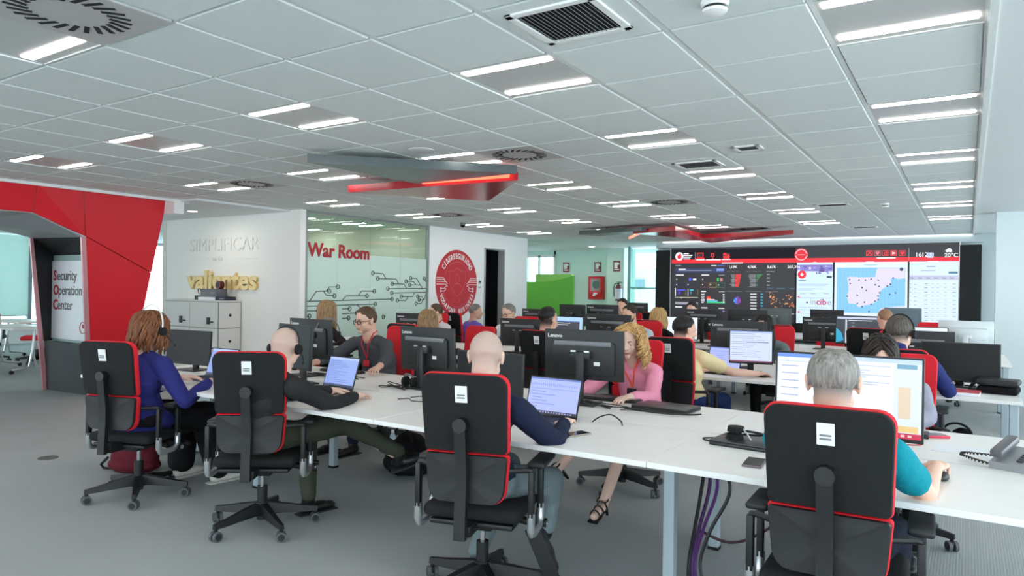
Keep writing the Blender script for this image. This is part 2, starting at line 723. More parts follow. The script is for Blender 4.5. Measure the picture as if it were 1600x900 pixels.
# war room and recess downlights / panels
m_dif = MB()
m_dif.box((0, 0, 0.004), (0.535, 0.058, 0.006))
me_dif2 = m_dif.mesh('diffuser', em('war_room_diffuser', (255, 250, 250), 34.0))
for x, y, lab in ((-9.5, 7.9, 'twin strip light inside the war room, near the white pillar'), (-9.3, 9.3, 'twin strip light inside the war room, near the seal wall'), (-11.3, 8.2, 'twin strip light deep inside the war room, pillar side'), (-11.2, 9.5, 'twin strip light deep inside the war room, seal side')):
    t = thing('ceiling_light', lab, 'ceiling light', (x, y, CEIL - 0.014), 0, 'war room ceiling lights')
    for nm, me, yy in (('frame', me_pan, 0), ('diffuser', me_dif2, -0.232), ('diffuser', me_dif2, 0.196)):
        c = bpy.data.objects.new(nm, me)
        COL.objects.link(c)
        c.parent = t
        c.location = (0, yy, -0.004)


def downlight(x, y, z, lab, st=14):
    t = thing('downlight', lab, 'downlight', (x, y, z))
    mb = MB()
    mb.lathe([(0.062, 0), (0.085, 0), (0.085, -0.006), (0.066, -0.008), (0.062, 0)], n=24)
    mb.obj('bezel', WHITE, t)
    mb = MB()
    mb.cyl((0, 0, -0.001), (0, 0, -0.005), 0.062, n=24)
    mb.obj('lens', em('downlight_lens', (255, 246, 232), st), t)
    return t


downlight(-9.95, 6.35, CEIL - 0.03, 'round downlight over the white lockers in the recess', 160)
for x, y, lab in ((-9.3, 14.3, 'added round downlight above the green booth'), (-10.4, 16.6, 'added round downlight before the small far window'), (-8.2, 16.4, 'added round downlight before the fire hose cabinets'), (-14.5, 5.2, 'round downlight in the glazed meeting room'), (-16.6, 3.4, 'round downlight deeper in the glazed meeting room')):  # the far-end downlights are added to brighten that dim area
    downlight(x, y, CEIL - 0.011, lab, 130)
mb = MB()
mb.box((-2.95, 15.585, CEIL - 0.012), (6.0, 0.03, 0.012))
tag(mb.obj('cove_light', em('cove_led', (250, 255, 255), 3.0)), 'thin white light line above the video wall', 'light')

# ---- air diffusers, grilles, detectors
def swirl(i, j, lab, r=0.24):
    x, y = GX + (i + .5) * TS, GY + (j + .5) * TS
    t = thing('air_diffuser', lab, 'air vent', (x, y, CEIL), 0, 'round swirl air diffusers')
    mb = MB()
    mb.box((0, 0, -0.003), (0.58, 0.58, 0.006), bev=0.002, seg=1)
    mb.obj('plate', pm('diffuser_plate', (188, 186, 184), 0.5), t)
    mb = MB()
    for k in range(24):
        a = k * 15
        mb.box((r * 0.8, 0, -0.0065), (r * 0.38, 0.022, 0.003), RZ(a) @ T(0, 0, 0) @ T(r * 0.8, 0, 0) @ RZ(22) @ T(-r * 0.8, 0, 0))
    mb.obj('slots', pm('dark_vent_slots', (24, 26, 28), 0.8), t)


for i, j, lab in ((-2, -2, 'large round swirl air vent at the top left, next to the cut off light'), (-2, 4, 'round swirl air vent above the tip of the near hanging canopy'),
                  (-8, 4, 'round swirl air vent near the red wall and pale lights'), (-2, 10, 'round swirl air vent between the two hanging canopies, to the right'),
                  (-8, 10, 'round swirl air vent near the top of the glass war room wall'), (-2, 17, 'round swirl air vent just in front of the video wall')):
    swirl(i, j, lab)


def grille(x, y, w_, h_, n, lab):
    t = thing('air_grille', lab, 'air vent', (x, y, CEIL), 0, 'square slatted air grilles')
    mb = MB()
    for sx in (-1, 1):
        mb.box((sx * (w_ / 2 - 0.018), 0, -0.004), (0.036, h_, 0.012), bev=0.003, seg=1)
        mb.box((0, sx * (h_ / 2 - 0.018), -0.004), (w_, 0.036, 0.012), bev=0.003, seg=1)
    mb.obj('frame', WHITE, t)
    mb = MB()
    mb.box((0, 0, -0.0005), (w_ - 0.06, h_ - 0.06, 0.001))
    mb.obj('duct', pm('dark_vent_slots', (24, 26, 28), 0.8), t)
    mb = MB()
    for k in range(n):
        xx = -w_ / 2 + 0.05 + (w_ - 0.1) * k / (n - 1)
        mb.box((0, 0, 0), (0.010, h_ - 0.07, 0.002), T(xx, 0, -0.005) @ RY(35))
    mb.obj('slats', GREYBAR, t)


grille(GX + 1.48 * TS, GY + 0.47 * TS, 0.42, 0.40, 16, 'white square slatted air grille nearest the camera')
grille(GX + 0.47 * TS, GY + 6.46 * TS, 0.40, 0.34, 12, 'small slatted air grille beside the second light line')
grille(GX + 1.42 * TS, GY + 5.57 * TS, 0.22, 0.22, 7, 'tiny slatted air grille right of the middle lights')
grille(GX + 1.42 * TS, GY + 12.5 * TS, 0.40, 0.30, 10, 'slatted air grille far down the right half of the ceiling')
grille(GX + 1.39 * TS, GY + 18.3 * TS, 0.40, 0.30, 10, 'slatted air grille closest to the video wall')


def detector(i, j, lab, r=0.055):
    t = thing('smoke_detector', lab, 'smoke detector', (GX + i * TS, GY + j * TS, CEIL))
    mb = MB()
    mb.lathe([(0.001, 0), (r, 0), (r, -0.012), (r * 0.9, -0.018), (r * .9, -0.022)], n=24)
    mb.obj('base', WHITE, t)
    mb = MB()
    mb.lathe([(r * .78, -0.018), (r * .78, -0.034)], n=24)
    mb.obj('vent_band', DARK, t)
    mb = MB()
    mb.lathe([(r * .92, -0.034), (r * .86, -0.044), (r * .5, -0.052), (0.001, -0.054)], n=24)
    mb.obj('cap', WHITE, t)


detector(2.47, 0.66, 'round white smoke detector at the top edge of the picture')
detector(2.41, 12.74, 'round smoke detector far away between the right light lines', 0.05)
t = thing('ceiling_speaker', 'flat round white ceiling speaker behind the near hanging canopy', 'speaker', (GX - 2.53 * TS, GY + 3.56 * TS, CEIL))
mb = MB()
mb.lathe([(0.001, 0), (0.11, 0), (0.11, -0.006), (0.10, -0.012), (0.001, -0.012)], n=32)
mb.obj('grille', pm('speaker_white', (206, 208, 207), 0.7, bump=0.4, scale=500), t)
t = thing('security_camera', 'small dark dome camera on the ceiling near the round red seal', 'camera', (GX - 8.5 * TS, GY + 12.46 * TS, CEIL))
mb = MB()
mb.cyl((0, 0, 0), (0, 0, -0.04), 0.05, n=20)
mb.obj('base', GREYBAR, t)
mb = MB()
mb.ball((0, 0, -0.04), (0.045, 0.045, 0.045), 3)
mb.obj('dome', SCREENOFF, t)

# ---- hanging canopies
GREYC = pm('canopy_grey', (84, 94, 96), 0.28, spec=0.6)
REDC = pm('canopy_red', (170, 20, 36), 0.2, spec=0.7)


def canopy(label, grey, red, led, thick=0.075, zg=2.50, zr=2.47):
    t = thing('hanging_canopy', label, 'canopy')
    mb = MB()
    mb.prism([(x, y, zg) for x, y in grey], (0, 0, thick))
    mb.obj('grey_panel', GREYC, t, None)
    mb = MB()
    mb.prism([(x, y, zr) for x, y in red], (0, 0, thick))
    mb.obj('red_panel', REDC, t, None)
    for a, b_ in led:
        mb = MB()
        mb.tube([(a[0], a[1], zr + 0.045), (b_[0], b_[1], zr + 0.045)], 0.022, 10)
        mb.obj('lit_strip', em('red_led_tube', (255, 92, 66), 3.2), t)
    mb = MB()
    cx = sum(p[0] for p in grey) / len(grey)
    cy = sum(p[1] for p in grey) / len(grey)
    cx2 = sum(p[0] for p in red) / len(red)
    cy2 = sum(p[1] for p in red) / len(red)
    for x, y, z in ((cx, cy, zg), (cx2, cy2, zr), (cx * .7 + grey[0][0] * .3, cy * .7 + grey[0][1] * .3, zg)):
        mb.cyl((x, y, z + thick), (x, y, CEIL), 0.012, n=8)
    mb.obj('hanger', DARK, t)
    return t


canopy('grey and red faceted hanging canopy with glowing red strip, nearest the camera',
       [(-4.66, 4.00), (-3.40, 5.30), (-4.62, 5.36)], [(-5.56, 5.33), (-3.50, 5.47), (-4.62, 6.6)], [((-4.55, 5.36), (-3.57, 5.42))])
canopy('grey and red faceted hanging canopy far off above the video wall',
       [(-6.1, 11.68), (-4.7, 11.30), (-4.5, 11.6), (-5.9, 12.1)], [(-4.95, 11.5), (-4.05, 11.15), (-4.15, 12.9), (-2.5, 12.6), (-4.4, 14.2), (-4.5, 12.6)], [((-5.62, 12.9), (-4.8, 11.6))])

# ---- red entrance portal at the left
PRED = pm('portal_red', (218, 18, 36), 0.45, var=0.03, scale=3)
PBLK = pm('portal_charcoal', (44, 48, 50), 0.55, var=0.08, scale=5)
PSTR = pm('portal_pink_edge', (214, 150, 156), 0.3, metal=0.3)
PGRY = pm('portal_soffit_grey', (148, 153, 154), 0.5)
t = thing('entrance_portal', 'large faceted red entrance portal with dark niche on the left', 'portal', (-9.5, 4.5, 0))
L0 = Vector((-9.5, 4.5, 0))


def pp(mb, pts, d):
    mb.prism([Vector(p) - L0 for p in pts], d)


TH = (-0.03, 0, 0)
mb = MB()        # lintel facets
pp(mb, [(-9.17, 1.0, 2.28), (-9.17, 3.83, 2.28), (-9.06, 3.83, 2.60), (-9.06, 1.0, 2.60)], TH)
pp(mb, [(-9.17, 3.84, 2.28), (-9.217, 4.445, 2.05), (-9.12, 4.36, 2.60), (-9.06, 3.84, 2.60)], TH)
mb.obj('lintel_panel', PRED, t, None)
mb = MB()
pp(mb, [(-9.213, 4.455, 2.05), (-9.37, 5.385, 1.625), (-9.23, 5.50, 2.60), (-9.12, 4.372, 2.60)], TH)
mb.obj('upper_side_panel', PRED, t, None)
mb = MB()
pp(mb, [(-9.55, 4.73, 0), (-9.60, 5.20, 0), (-9.372, 5.38, 1.615), (-9.215, 4.456, 2.04)], TH)
mb.obj('lower_side_panel', PRED, t, None)
mb = MB()
pp(mb, [(-9.18, 1.0, 2.27), (-9.18, 3.83, 2.27), (-10.6, 3.7, 2.22), (-10.6, 1.0, 2.22)], (0, 0, 0.02))
pp(mb, [(-9.18, 3.83, 2.27), (-9.23, 4.42, 2.03), (-10.6, 4.43, 2.06), (-10.6, 3.7, 2.22)], (0, 0, 0.02))
mb.obj('soffit', PGRY, t, None)
mb = MB()
bk = (-0.034, 0, 0)
pp(mb, [Vector(q) + Vector(bk) for q in [(-9.55, 4.74, 0), (-9.60, 5.19, 0), (-9.235, 5.49, 2.60), (-9.12, 4.38, 2.60)]], (-0.03, 0, 0))
mb.obj('backing', pm('dark_maroon', (96, 8, 16), 0.6), t, None)
mb = MB()
pp(mb, [(-10.6, 4.63, 0), (-9.58, 4.71, 0), (-9.47, 4.66, 0.66), (-10.6, 4.60, 0.66)], (0, 0.25, 0))
mb.obj('plinth', PBLK, t, None)
mb = MB()
pp(mb, [(-10.60, 4.43, 2.06), (-10.60, 4.60, 0.66), (-10.68, 4.74, 0.66), (-10.68, 4.74, 1.84)], (-0.02, 0.005, 0))
pp(mb, [(-10.60, 4.43, 2.06), (-9.23, 4.41, 2.03), (-9.36, 4.74, 1.84), (-10.68, 4.74, 1.84)], (0, 0, 0.02))
mb.obj('niche_reveal', pm('niche_black', (24, 26, 28), 0.5), t, None)
mb = MB()
pp(mb, [(-10.7, 4.745, 0.66), (-9.50, 4.745, 0.66), (-9.33, 4.745, 1.86), (-10.7, 4.745, 1.86)], (0, 0.02, 0))
mb.obj('niche_back', pm('niche_mint', (150, 172, 168), 0.5), t, None)
mb = MB()
pp(mb, [(-9.205, 4.395, 2.03), (-9.205, 4.448, 2.05), (-9.545, 4.725, 0), (-9.545, 4.67, 0)], TH)
pp(mb, [(-10.58, 4.40, 2.06), (-10.58, 4.44, 2.06), (-10.58, 4.65, 0), (-10.58, 4.59, 0)], TH)
mb.obj('edge_strip', PSTR, t, None)
mb = MB()
pp(mb, [(-9.30, 1.0, 0), (-9.30, 0.4, 0), (-9.06, 0.4, 2.6), (-9.06, 1.0, 2.6)], (-1.3, 0, 0))
mb.obj('left_jamb', PRED, t, None)
mb = MB()
mb.box((-9.04, 3.2, 2.60), (0.05, 5.0, 0.035))
mb.box((-9.14, 5.55, 2.52), (0.26, 0.14, 0.19))
struct('trim_4', mb, WHITE)

sg = thing('sign_panel', 'white sign with grey words and red initials in the dark portal niche', 'sign', (-10.66, 4.74, 0.70))
mb = MB()
mb.prism([(0, -0.025, 0), (1.08, -0.025, 0), (1.22, -0.025, 1.06), (0, -0.025, 1.06)], (0, 0.02, 0))
mb.obj('board', pm('sign_white', (226, 228, 230), 0.4), sg)
INKG, INKR = pm('sign_grey_ink', (96, 98, 102), 0.5), pm('sign_red_ink', (176, 30, 50), 0.5)
for kk, wd in enumerate(('Security', 'Operation', 'Center')):
    z = 0.80 - kk * 0.20
    M = T(0.045, -0.027, z) @ UP_TXT
    mb = MB()
    mb.add(text_mesh(wd[0], 0.19, 0.002, 0.006), M)
    mb.obj('lettering', INKR, sg, None)
    mb = MB()
    mb.add(text_mesh(wd[1:], 0.19, 0.002, 0.002), T({'S': 0.105, 'O': 0.142, 'C': 0.124}[wd[0]], 0, 0) @ M)
    mb.obj('lettering', INKG, sg, None)
mb = MB()
ring = [(0.86 + 0.075 * math.cos(a), -0.027, 0.17 + 0.075 * math.sin(a)) for a in [k * PI / 16 for k in range(32)]]
mb.tube(ring, 0.006, 6, True)
mb.cyl((0.87, -0.024, 0.19), (0.87, -0.028, 0.19), 0.03)
mb.obj('round_emblem', INKR, sg)

# ---- wall lettering
GOLD = pm('gilded_letters', (226, 192, 128), 0.35, metal=0.15)
M0 = T(-11.22, 7.105, 1.95) @ UP_TXT
mb = MB()
me = text_mesh('SIMPLIFICAR', 0.31, 0.006, -0.004)
wd = max(v.co.x for v in me.vertices)
mb.add(me, T(-11.20, 7.10, 2.03) @ UP_TXT @ Matrix.Diagonal((1.84 / wd, 1, 1, 1)))
tag(mb.obj('wall_lettering', pm('white_raised_letters', (240, 239, 236), 0.5), None, None), 'raised white capital letters on the recess wall above the lockers', 'lettering')
mb = MB()
for xx, lab in ((-10.92, 'left of the two thin raised lines on the recess wall'), (-9.65, 'right of the two thin raised lines on the recess wall')):
    mb.box((xx, 7.105, 1.90), (0.52, 0.012, 0.008))
    tag(mb.obj('wall_line', pm('white_raised_letters', (240, 239, 236), 0.5), None, None), lab, 'wall line')
    mb = MB()
me = text_mesh('es de', 0.13, 0.006)
wd = max(v.co.x for v in me.vertices)
mb.add(me, T(-10.55, 7.10, 1.86) @ UP_TXT)
tag(mb.obj('wall_lettering', pm('white_raised_letters', (240, 239, 236), 0.5), None, None), 'small white raised words between two thin lines on the recess wall', 'lettering')
mb = MB()
me = text_mesh('valientes', 0.42, 0.022, 0.014)
wd = max(v.co.x for v in me.vertices)
mb.add(me, T(-11.19, 7.085, 1.41) @ UP_TXT @ Matrix.Diagonal((1.84 / wd, 1, 1, 1)))
tag(mb.obj('wall_lettering', GOLD, None, None), 'golden raised lower case word on the white recess wall', 'lettering')
mb = MB()
me = text_mesh('War Room', 0.30, 0.008, 0.006)
wd = max(v.co.x for v in me.vertices)
mb.add(me, T(-8.425, 7.28, 1.93) @ X_TXT @ Matrix.Diagonal((1.30 / wd, 1, 1, 1)))
tag(mb.obj('wall_lettering', pm('deep_red_letters', (176, 22, 40), 0.4), None, None), 'dark red words on the glass war room wall', 'lettering')

# circuit pattern stuck on the frosted glass (y, z polylines; each ends in a little ring)
TR = [[(7.16, 1.235), (9.16, 1.265)], [(7.16, 1.16), (8.75, 1.18)], [(7.33, 1.24), (7.46, 1.39), (7.60, 1.395), (7.72, 1.395)], [(7.60, 1.395), (7.66, 1.33), (7.83, 1.32)],
      [(7.66, 1.395), (7.72, 1.46), (7.90, 1.465)], [(8.0, 1.25), (8.08, 1.32), (8.55, 1.32)], [(8.35, 1.32), (8.42, 1.40), (8.72, 1.40)], [(7.16, 1.09), (7.50, 1.09)],
      [(7.16, 1.03), (7.27, 0.93)], [(7.2, 1.0), (7.33, 1.01)], [(8.0, 1.11), (8.16, 1.11)], [(8.0, 1.03), (8.32, 1.04)], [(8.0, 0.96), (8.14, 0.96)], [(8.33, 1.17), (8.42, 1.10), (8.7, 1.10)],
      [(10.08, 1.46), (9.05, 1.445)], [(10.08, 1.39), (9.15, 1.37)], [(8.68, 1.705), (8.93, 1.70), (9.0, 1.615)], [(8.80, 1.615), (9.26, 1.615), (9.32, 1.53)], [(9.16, 1.53), (9.47, 1.53), (9.53, 1.455)],
      [(9.64, 1.64), (9.8, 1.64), (9.9, 1.53)], [(9.52, 1.58), (9.72, 1.58), (9.78, 1.52)], [(9.62, 1.52), (9.92, 1.52), (9.97, 1.46)], [(9.30, 1.24), (9.52, 1.24), (9.58, 1.31)], [(9.40, 1.31), (9.70, 1.31), (9.75, 1.38)],
      [(9.80, 1.18), (9.94, 1.18), (10.0, 1.25)], [(9.84, 1.31), (9.96, 1.31), (10.02, 1.25), (10.08, 1.37)], [(9.88, 1.25), (10.02, 1.25)], [(10.02, 1.64), (10.07, 1.58)], [(8.95, 0.96), (9.0, 0.97)]]
mb = MB()
for pl in TR:
    P = [(-8.431, y, z) for y, z in pl]
    mb.tube(P, 0.007, 5)
    e = pl[0] if pl[0][0] not in (7.16, 10.08) and len(pl) > 1 and pl[0][0] > 8.6 else pl[-1]
    mb.tube([(-8.431, e[0] + 0.032 * math.cos(a), e[1] + 0.032 * math.sin(a)) for a in [k * PI / 8 for k in range(16)]], 0.007, 5, True)
tag(mb.obj('circuit_decal', pm('dark_green_vinyl', (52, 66, 62), 0.6)), 'dark circuit line decal across the frosted war room glass', 'decal')

# round red seal
sc_ = Vector((-8.398, 10.96, 1.565))
t = thing('round_seal', 'round red seal with white ring of words on the white wall beside the dark doorway', 'wall sign', sc_)
mb = MB()
mb.cyl((0, 0, 0), (0.012, 0, 0), 0.655, n=72)
mb.obj('disc', pm('seal_red', (196, 30, 48), 0.5), t)
SW = pm('seal_white', (238, 226, 226), 0.5)
SP = pm('seal_pink_line', (214, 96, 106), 0.5)
mb = MB()


def circ_text(mb, s, R, a0, a1, size, flip=False):
    n = len(s)
    for k, ch in enumerate(s):
        if ch == ' ':
            continue
        a = math.radians(a0 + (a1 - a0) * k / (n - 1))
        me = text_mesh(ch, size, 0.002, 0.006, 'CENTER', 0.0, 0.74)
        y, z = R * math.sin(a), R * math.cos(a)
        rot = -math.degrees(a) + (180 if flip else 0)
        mb.add(me, T(0.014, y, z) @ X_TXT @ RZ(rot))


circ_text(mb, 'CIBERSEGURIDAD', 0.485, -54, 54, 0.145)
circ_text(mb, 'VODAFONE BUSINESS', 0.592, 244, 116, 0.125, True)
for sgn in (-1, 1):
    for zz, y1, dz in ((0.07, 0.42, 0.0), (0.03, 0.36, 0), (-0.02, 0.36, 0), (0.105, 0.44, 0)):
        mb.tube([(0.013, sgn * 0.645, zz), (0.013, sgn * y1, zz), (0.013, sgn * (y1 - 0.05), zz - 0.04)], 0.008, 5)
    for zz in (-0.10, -0.15):
        mb.tube([(0.013, sgn * 0.50, zz), (0.013, sgn * 0.40, zz), (0.013, sgn * 0.35, zz + 0.05)], 0.008, 5)
        mb.cyl((0.012, sgn * 0.51, zz), (0.018, sgn * 0.51, zz), 0.022)
mb.obj('white_lettering', SW, t, None)
mb = MB()
mb.tube([(0.013, 0.42 * math.cos(a), 0.42 * math.sin(a)) for a in [math.radians(20 + k * 5) for k in range(29)]], 0.006, 5)
mb.tube([(0.013, 0.46 * math.cos(a), 0.46 * math.sin(a)) for a in [math.radians(200 + k * 5) for k in range(29)]], 0.006, 5)
mb.tube([(0.013, y, z) for y, z in ((0, 0.30), (0.12, 0.24), (0.26, 0.24), (0.25, 0.02), (0.17, -0.13), (0, -0.26), (-0.17, -0.13), (-0.25, 0.02), (-0.26, 0.24), (-0.12, 0.24))], 0.007, 5, True)
mb.tube([(0.013, 0.065 * math.cos(a), 0.09 + 0.09 * math.sin(a)) for a in [k * PI / 10 for k in range(20)]], 0.006, 5, True)
mb.tube([(0.013, y, z) for y, z in ((-0.14, -0.10), (-0.10, -0.02), (0, 0.0), (0.10, -0.02), (0.14, -0.10))], 0.006, 5)
mb.tube([(0.013, y, z) for y, z in ((-0.10, -0.30), (0, -0.40), (0.10, -0.30))], 0.006, 5)
mb.obj('line_emblem', SP, t)
for y, z, nm, lab in ((11.72, 1.60, 'wall_thermostat', 'small white thermostat between the red seal and the dark doorway'), (11.72, 1.50, 'light_switch', 'small white switch plate under the thermostat beside the doorway')):
    t = thing(nm, lab, 'wall control', (-8.40, y, z))
    mb = MB()
    mb.box((0.008, 0, 0), (0.016, 0.075, 0.07 if 'therm' in nm else 0.04), bev=0.004)
    mb.obj('housing', pm('control_grey', (190, 192, 192), 0.5), t)
    if 'therm' in nm:
        mb = MB()
        mb.box((0.017, 0, 0.01), (0.002, 0.05, 0.03))
        mb.obj('display', DARK, t)

# ---- green booth, fire cabinets, signs and extinguisher
GRN = pm('booth_green_felt', (108, 190, 74), 0.9, bump=0.2, scale=300)
GRL = pm('booth_light_green', (158, 214, 108), 0.8)
t = thing('phone_booth', 'bright green padded booth at the end of the white seal wall', 'booth', (-8.9, 15.0, 0))
mb = MB()
prof = [(-0.75, 0), (0.92, 0), (0.92, 1.82), (0.62, 1.74), (0.38, 1.69), (0.1, 1.665), (-0.75, 1.66)]
mb.prism([(x, 0, z) for x, z in prof], (0, 0.08, 0))
mb.obj('front_panel', GRN, t)
mb = MB()
mb.box((-0.20, 1.05, 0.94), (1.08, 0.08, 1.88))
mb.obj('back_panel', GRL, t)
mb = MB()
mb.box((-0.42, -0.01, 0.8), (0.03, 0.03, 1.6))
mb.obj('seam', pm('booth_dark_green', (50, 112, 34), 0.9), t)


def hose_cabinet(x, lab):
    t = thing('fire_hose_cabinet', lab, 'fire cabinet', (x, 18.0, 1.22), 0, 'red fire hose cabinets')
    mb = MB()
    mb.box((0, -0.07, 0.325), (0.46, 0.14, 0.65), bev=0.006)
    mb.obj('body', pm('fire_red', (206, 24, 36), 0.4), t)
    mb = MB()
    mb.box((0, -0.145, 0.40), (0.34, 0.012, 0.40))
    d = mb.obj('door', pm('fire_red_door', (226, 60, 66), 0.35), t)
    mb = MB()
    mb.box((0, -0.152, 0.41), (0.29, 0.004, 0.34))
    mb.obj('pane', pm('cabinet_glass', (150, 128, 130), 0.15), d)
    mb = MB()
    mb.cyl((0.02, -0.155, 0.41), (0.02, -0.160, 0.41), 0.11, n=28)
    mb.obj('hose_reel', pm('reel_grey_green', (84, 118, 108), 0.5), t)
    mb = MB()
    mb.box((0.0, -0.150, 0.17), (0.12, 0.004, 0.05))
    mb.box((-0.04, -0.150, 0.12), (0.08, 0.004, 0.05))
    mb.obj('instruction_label', PAPER, t)
    mb = MB()
    mb.box((0.19, -0.155, 0.22), (0.015, 0.02, 0.12))
    mb.obj('handle', BLACK, t)


def fire_sign(x, lab, kind):
    t = thing('fire_sign', lab, 'safety sign', (x, 17.99 if kind < 2 else 17.49, 2.0), 0, 'small fire safety signs')
    mb = MB()
    mb.box((0, -0.004, 0.135), (0.20, 0.008, 0.28))
    mb.obj('plate', pm('sign_maroon', (120, 30, 34), 0.5), t)
    mb = MB()
    mb.box((-0.02, -0.009, 0.16), (0.10, 0.002, 0.16))
    mb.cyl((0.05, -0.008, 0.20), (0.05, -0.011, 0.20), 0.03)
    mb.box((0.0, -0.009, 0.045), (0.14, 0.002, 0.03))
    mb.obj('pictogram', LOGOW, t)


hose_cabinet(-9.86, 'red fire hose cabinet half hidden behind the green booth')
hose_cabinet(-8.79, 'red fire hose cabinet in full view on the mint wall')
fire_sign(-9.80, 'fire sign above the half hidden red cabinet', 0)
fire_sign(-8.79, 'fire sign above the fully visible red cabinet', 1)
fire_sign(-7.98, 'fire sign above the extinguisher', 2)
t = thing('fire_extinguisher', 'fire extinguisher with white label hanging on the mint pier', 'fire extinguisher', (-7.86, 17.36, 1.2))
mb = MB()
mb.lathe([(0.001, 0), (0.085, 0), (0.09, 0.02), (0.09, 0.34), (0.06, 0.41), (0.03, 0.43), (0.001, 0.43)], n=20)
mb.obj('cylinder', pm('extinguisher_dark', (96, 30, 36), 0.35), t)
mb = MB()
mb.lathe([(0.092, 0.05), (0.092, 0.33)], n=20)
mb.obj('label', pm('extinguisher_label', (206, 206, 222), 0.5), t)
mb = MB()
mb.cyl((0, 0, 0.43), (0, 0, 0.48), 0.025)
mb.box((0.03, 0, 0.50), (0.14, 0.02, 0.02))
mb.tube([(0.02, 0, 0.47), (-0.10, -0.02, 0.46), (-0.13, -0.02, 0.36), (-0.12, -0.02, 0.12)], 0.013, 8)
mb.obj('valve_and_hose', BLACK, t)
mb = MB()
mb.box((0, 0.11, 0.3), (0.06, 0.06, 0.04))
mb.obj('bracket', SILVER, t)

# ------------------------------------------------------------------ video wall
VY = 15.60
vw = thing('video_wall', 'huge glowing video wall of dark dashboards, map and tables at the far end', 'video wall', (-2.94, VY, 0))


def pa(x, y):            # marks measured on the wall's own plane
    p = on_y(1020 + x / 5.327, 360 + y / 5.327, VY)
    return p.x + 2.94, p.z


def pb(x, y):
    p = on_y(1240 + x / 5.327, 360 + y / 5.327, VY)
    return p.x + 2.94, p.z


mb = MB()
mb.box((-3.0, -0.01, 1.21), (0.34, 0.06, 2.42))
mb.box((2.97, -0.01, 1.21), (0.34, 0.06, 2.42))
mb.obj('black_side_panel', pm('matt_black_panel', (8, 8, 9), 0.6), vw, None)
mb = MB()
mb.box((0, 0.02, 0.62), (5.62, 0.04, 0.36))
mb.box((0, 0.02, 1.64), (5.62, 0.04, 1.66))
mb.obj('screen_housing', pm('screen_housing', (18, 19, 20), 0.4), vw, None)
mb = MB()
for x in (-2.82, 2.80):
    mb.box((x, -0.012, 1.64), (0.02, 0.03, 1.68))
mb.obj('side_bezel', SILVER, vw, None)
EMC = {}


def ec(c, s=1.0):
    c = tuple(int(round(k / 6) * 6) for k in c)
    return em('screen_light_%d_%d_%d_%d' % (*c, int(s * 100)), c, s)


class Panel:
    """coloured marks of one lit display, gathered in one mesh with one slot per colour"""

    def __init__(self, y0=-0.004):
        self.mb = MB()
        self.mats = []
        self.y = y0
        self.n = 0

    def slot(self, c, s=1.0):
        m = ec(c, s)
        if m not in self.mats:
            self.mats.append(m)
        self.mb.mi = self.mats.index(m)

    def rect(self, x0, z0, x1, z1, c, lift=None, s=1.0):
        self.slot(c, s)
        self.n += 1
        y = self.y - (self.n * 0.00004 if lift is None else lift)
        self.mb.quad((min(x0, x1), y, min(z0, z1)), (max(x0, x1), y, min(z0, z1)), (max(x0, x1), y, max(z0, z1)), (min(x0, x1), y, max(z0, z1)))

    def poly(self, pts, c, s=1.0):
        self.slot(c, s)
        self.n += 1
        y = self.y - self.n * 0.00004
        self.mb.quad(*[(x, y, z) for x, z in pts])

    def disc(self, x, z, r, c, n=20, a0=0, a1=360):
        r *= 0.47
        pts = [(x + r * math.cos(math.radians(a0 + (a1 - a0) * k / n)), z + r * math.sin(math.radians(a0 + (a1 - a0) * k / n))) for k in range(n + (0 if a1 - a0 == 360 else 1))]
        if a1 - a0 != 360:
            pts.append((x, z))
        self.poly(pts, c)

    def text(self, s, x, z, size, c, bold=0.0, align='LEFT'):
        size *= 0.68
        bold *= 0.5
        self.slot(c)
        self.n += 1
        self.mb.add(text_mesh(s, size, 0.0005, bold, align), T(x, self.y - 0.002 - self.n * 0.00004, z) @ UP_TXT)

    def obj(self, name, parent):
        return self.mb.obj(name, self.mats, parent, None)


def R2(P, f, x0, y0, x1, y1, c):
    a, b_ = f(x0, (y0 + y1) / 2), f(x1, (y0 + y1) / 2)
    d, e = f((x0 + x1) / 2, y0), f((x0 + x1) / 2, y1)
    P.rect(a[0], d[1], b_[0], e[1], c)


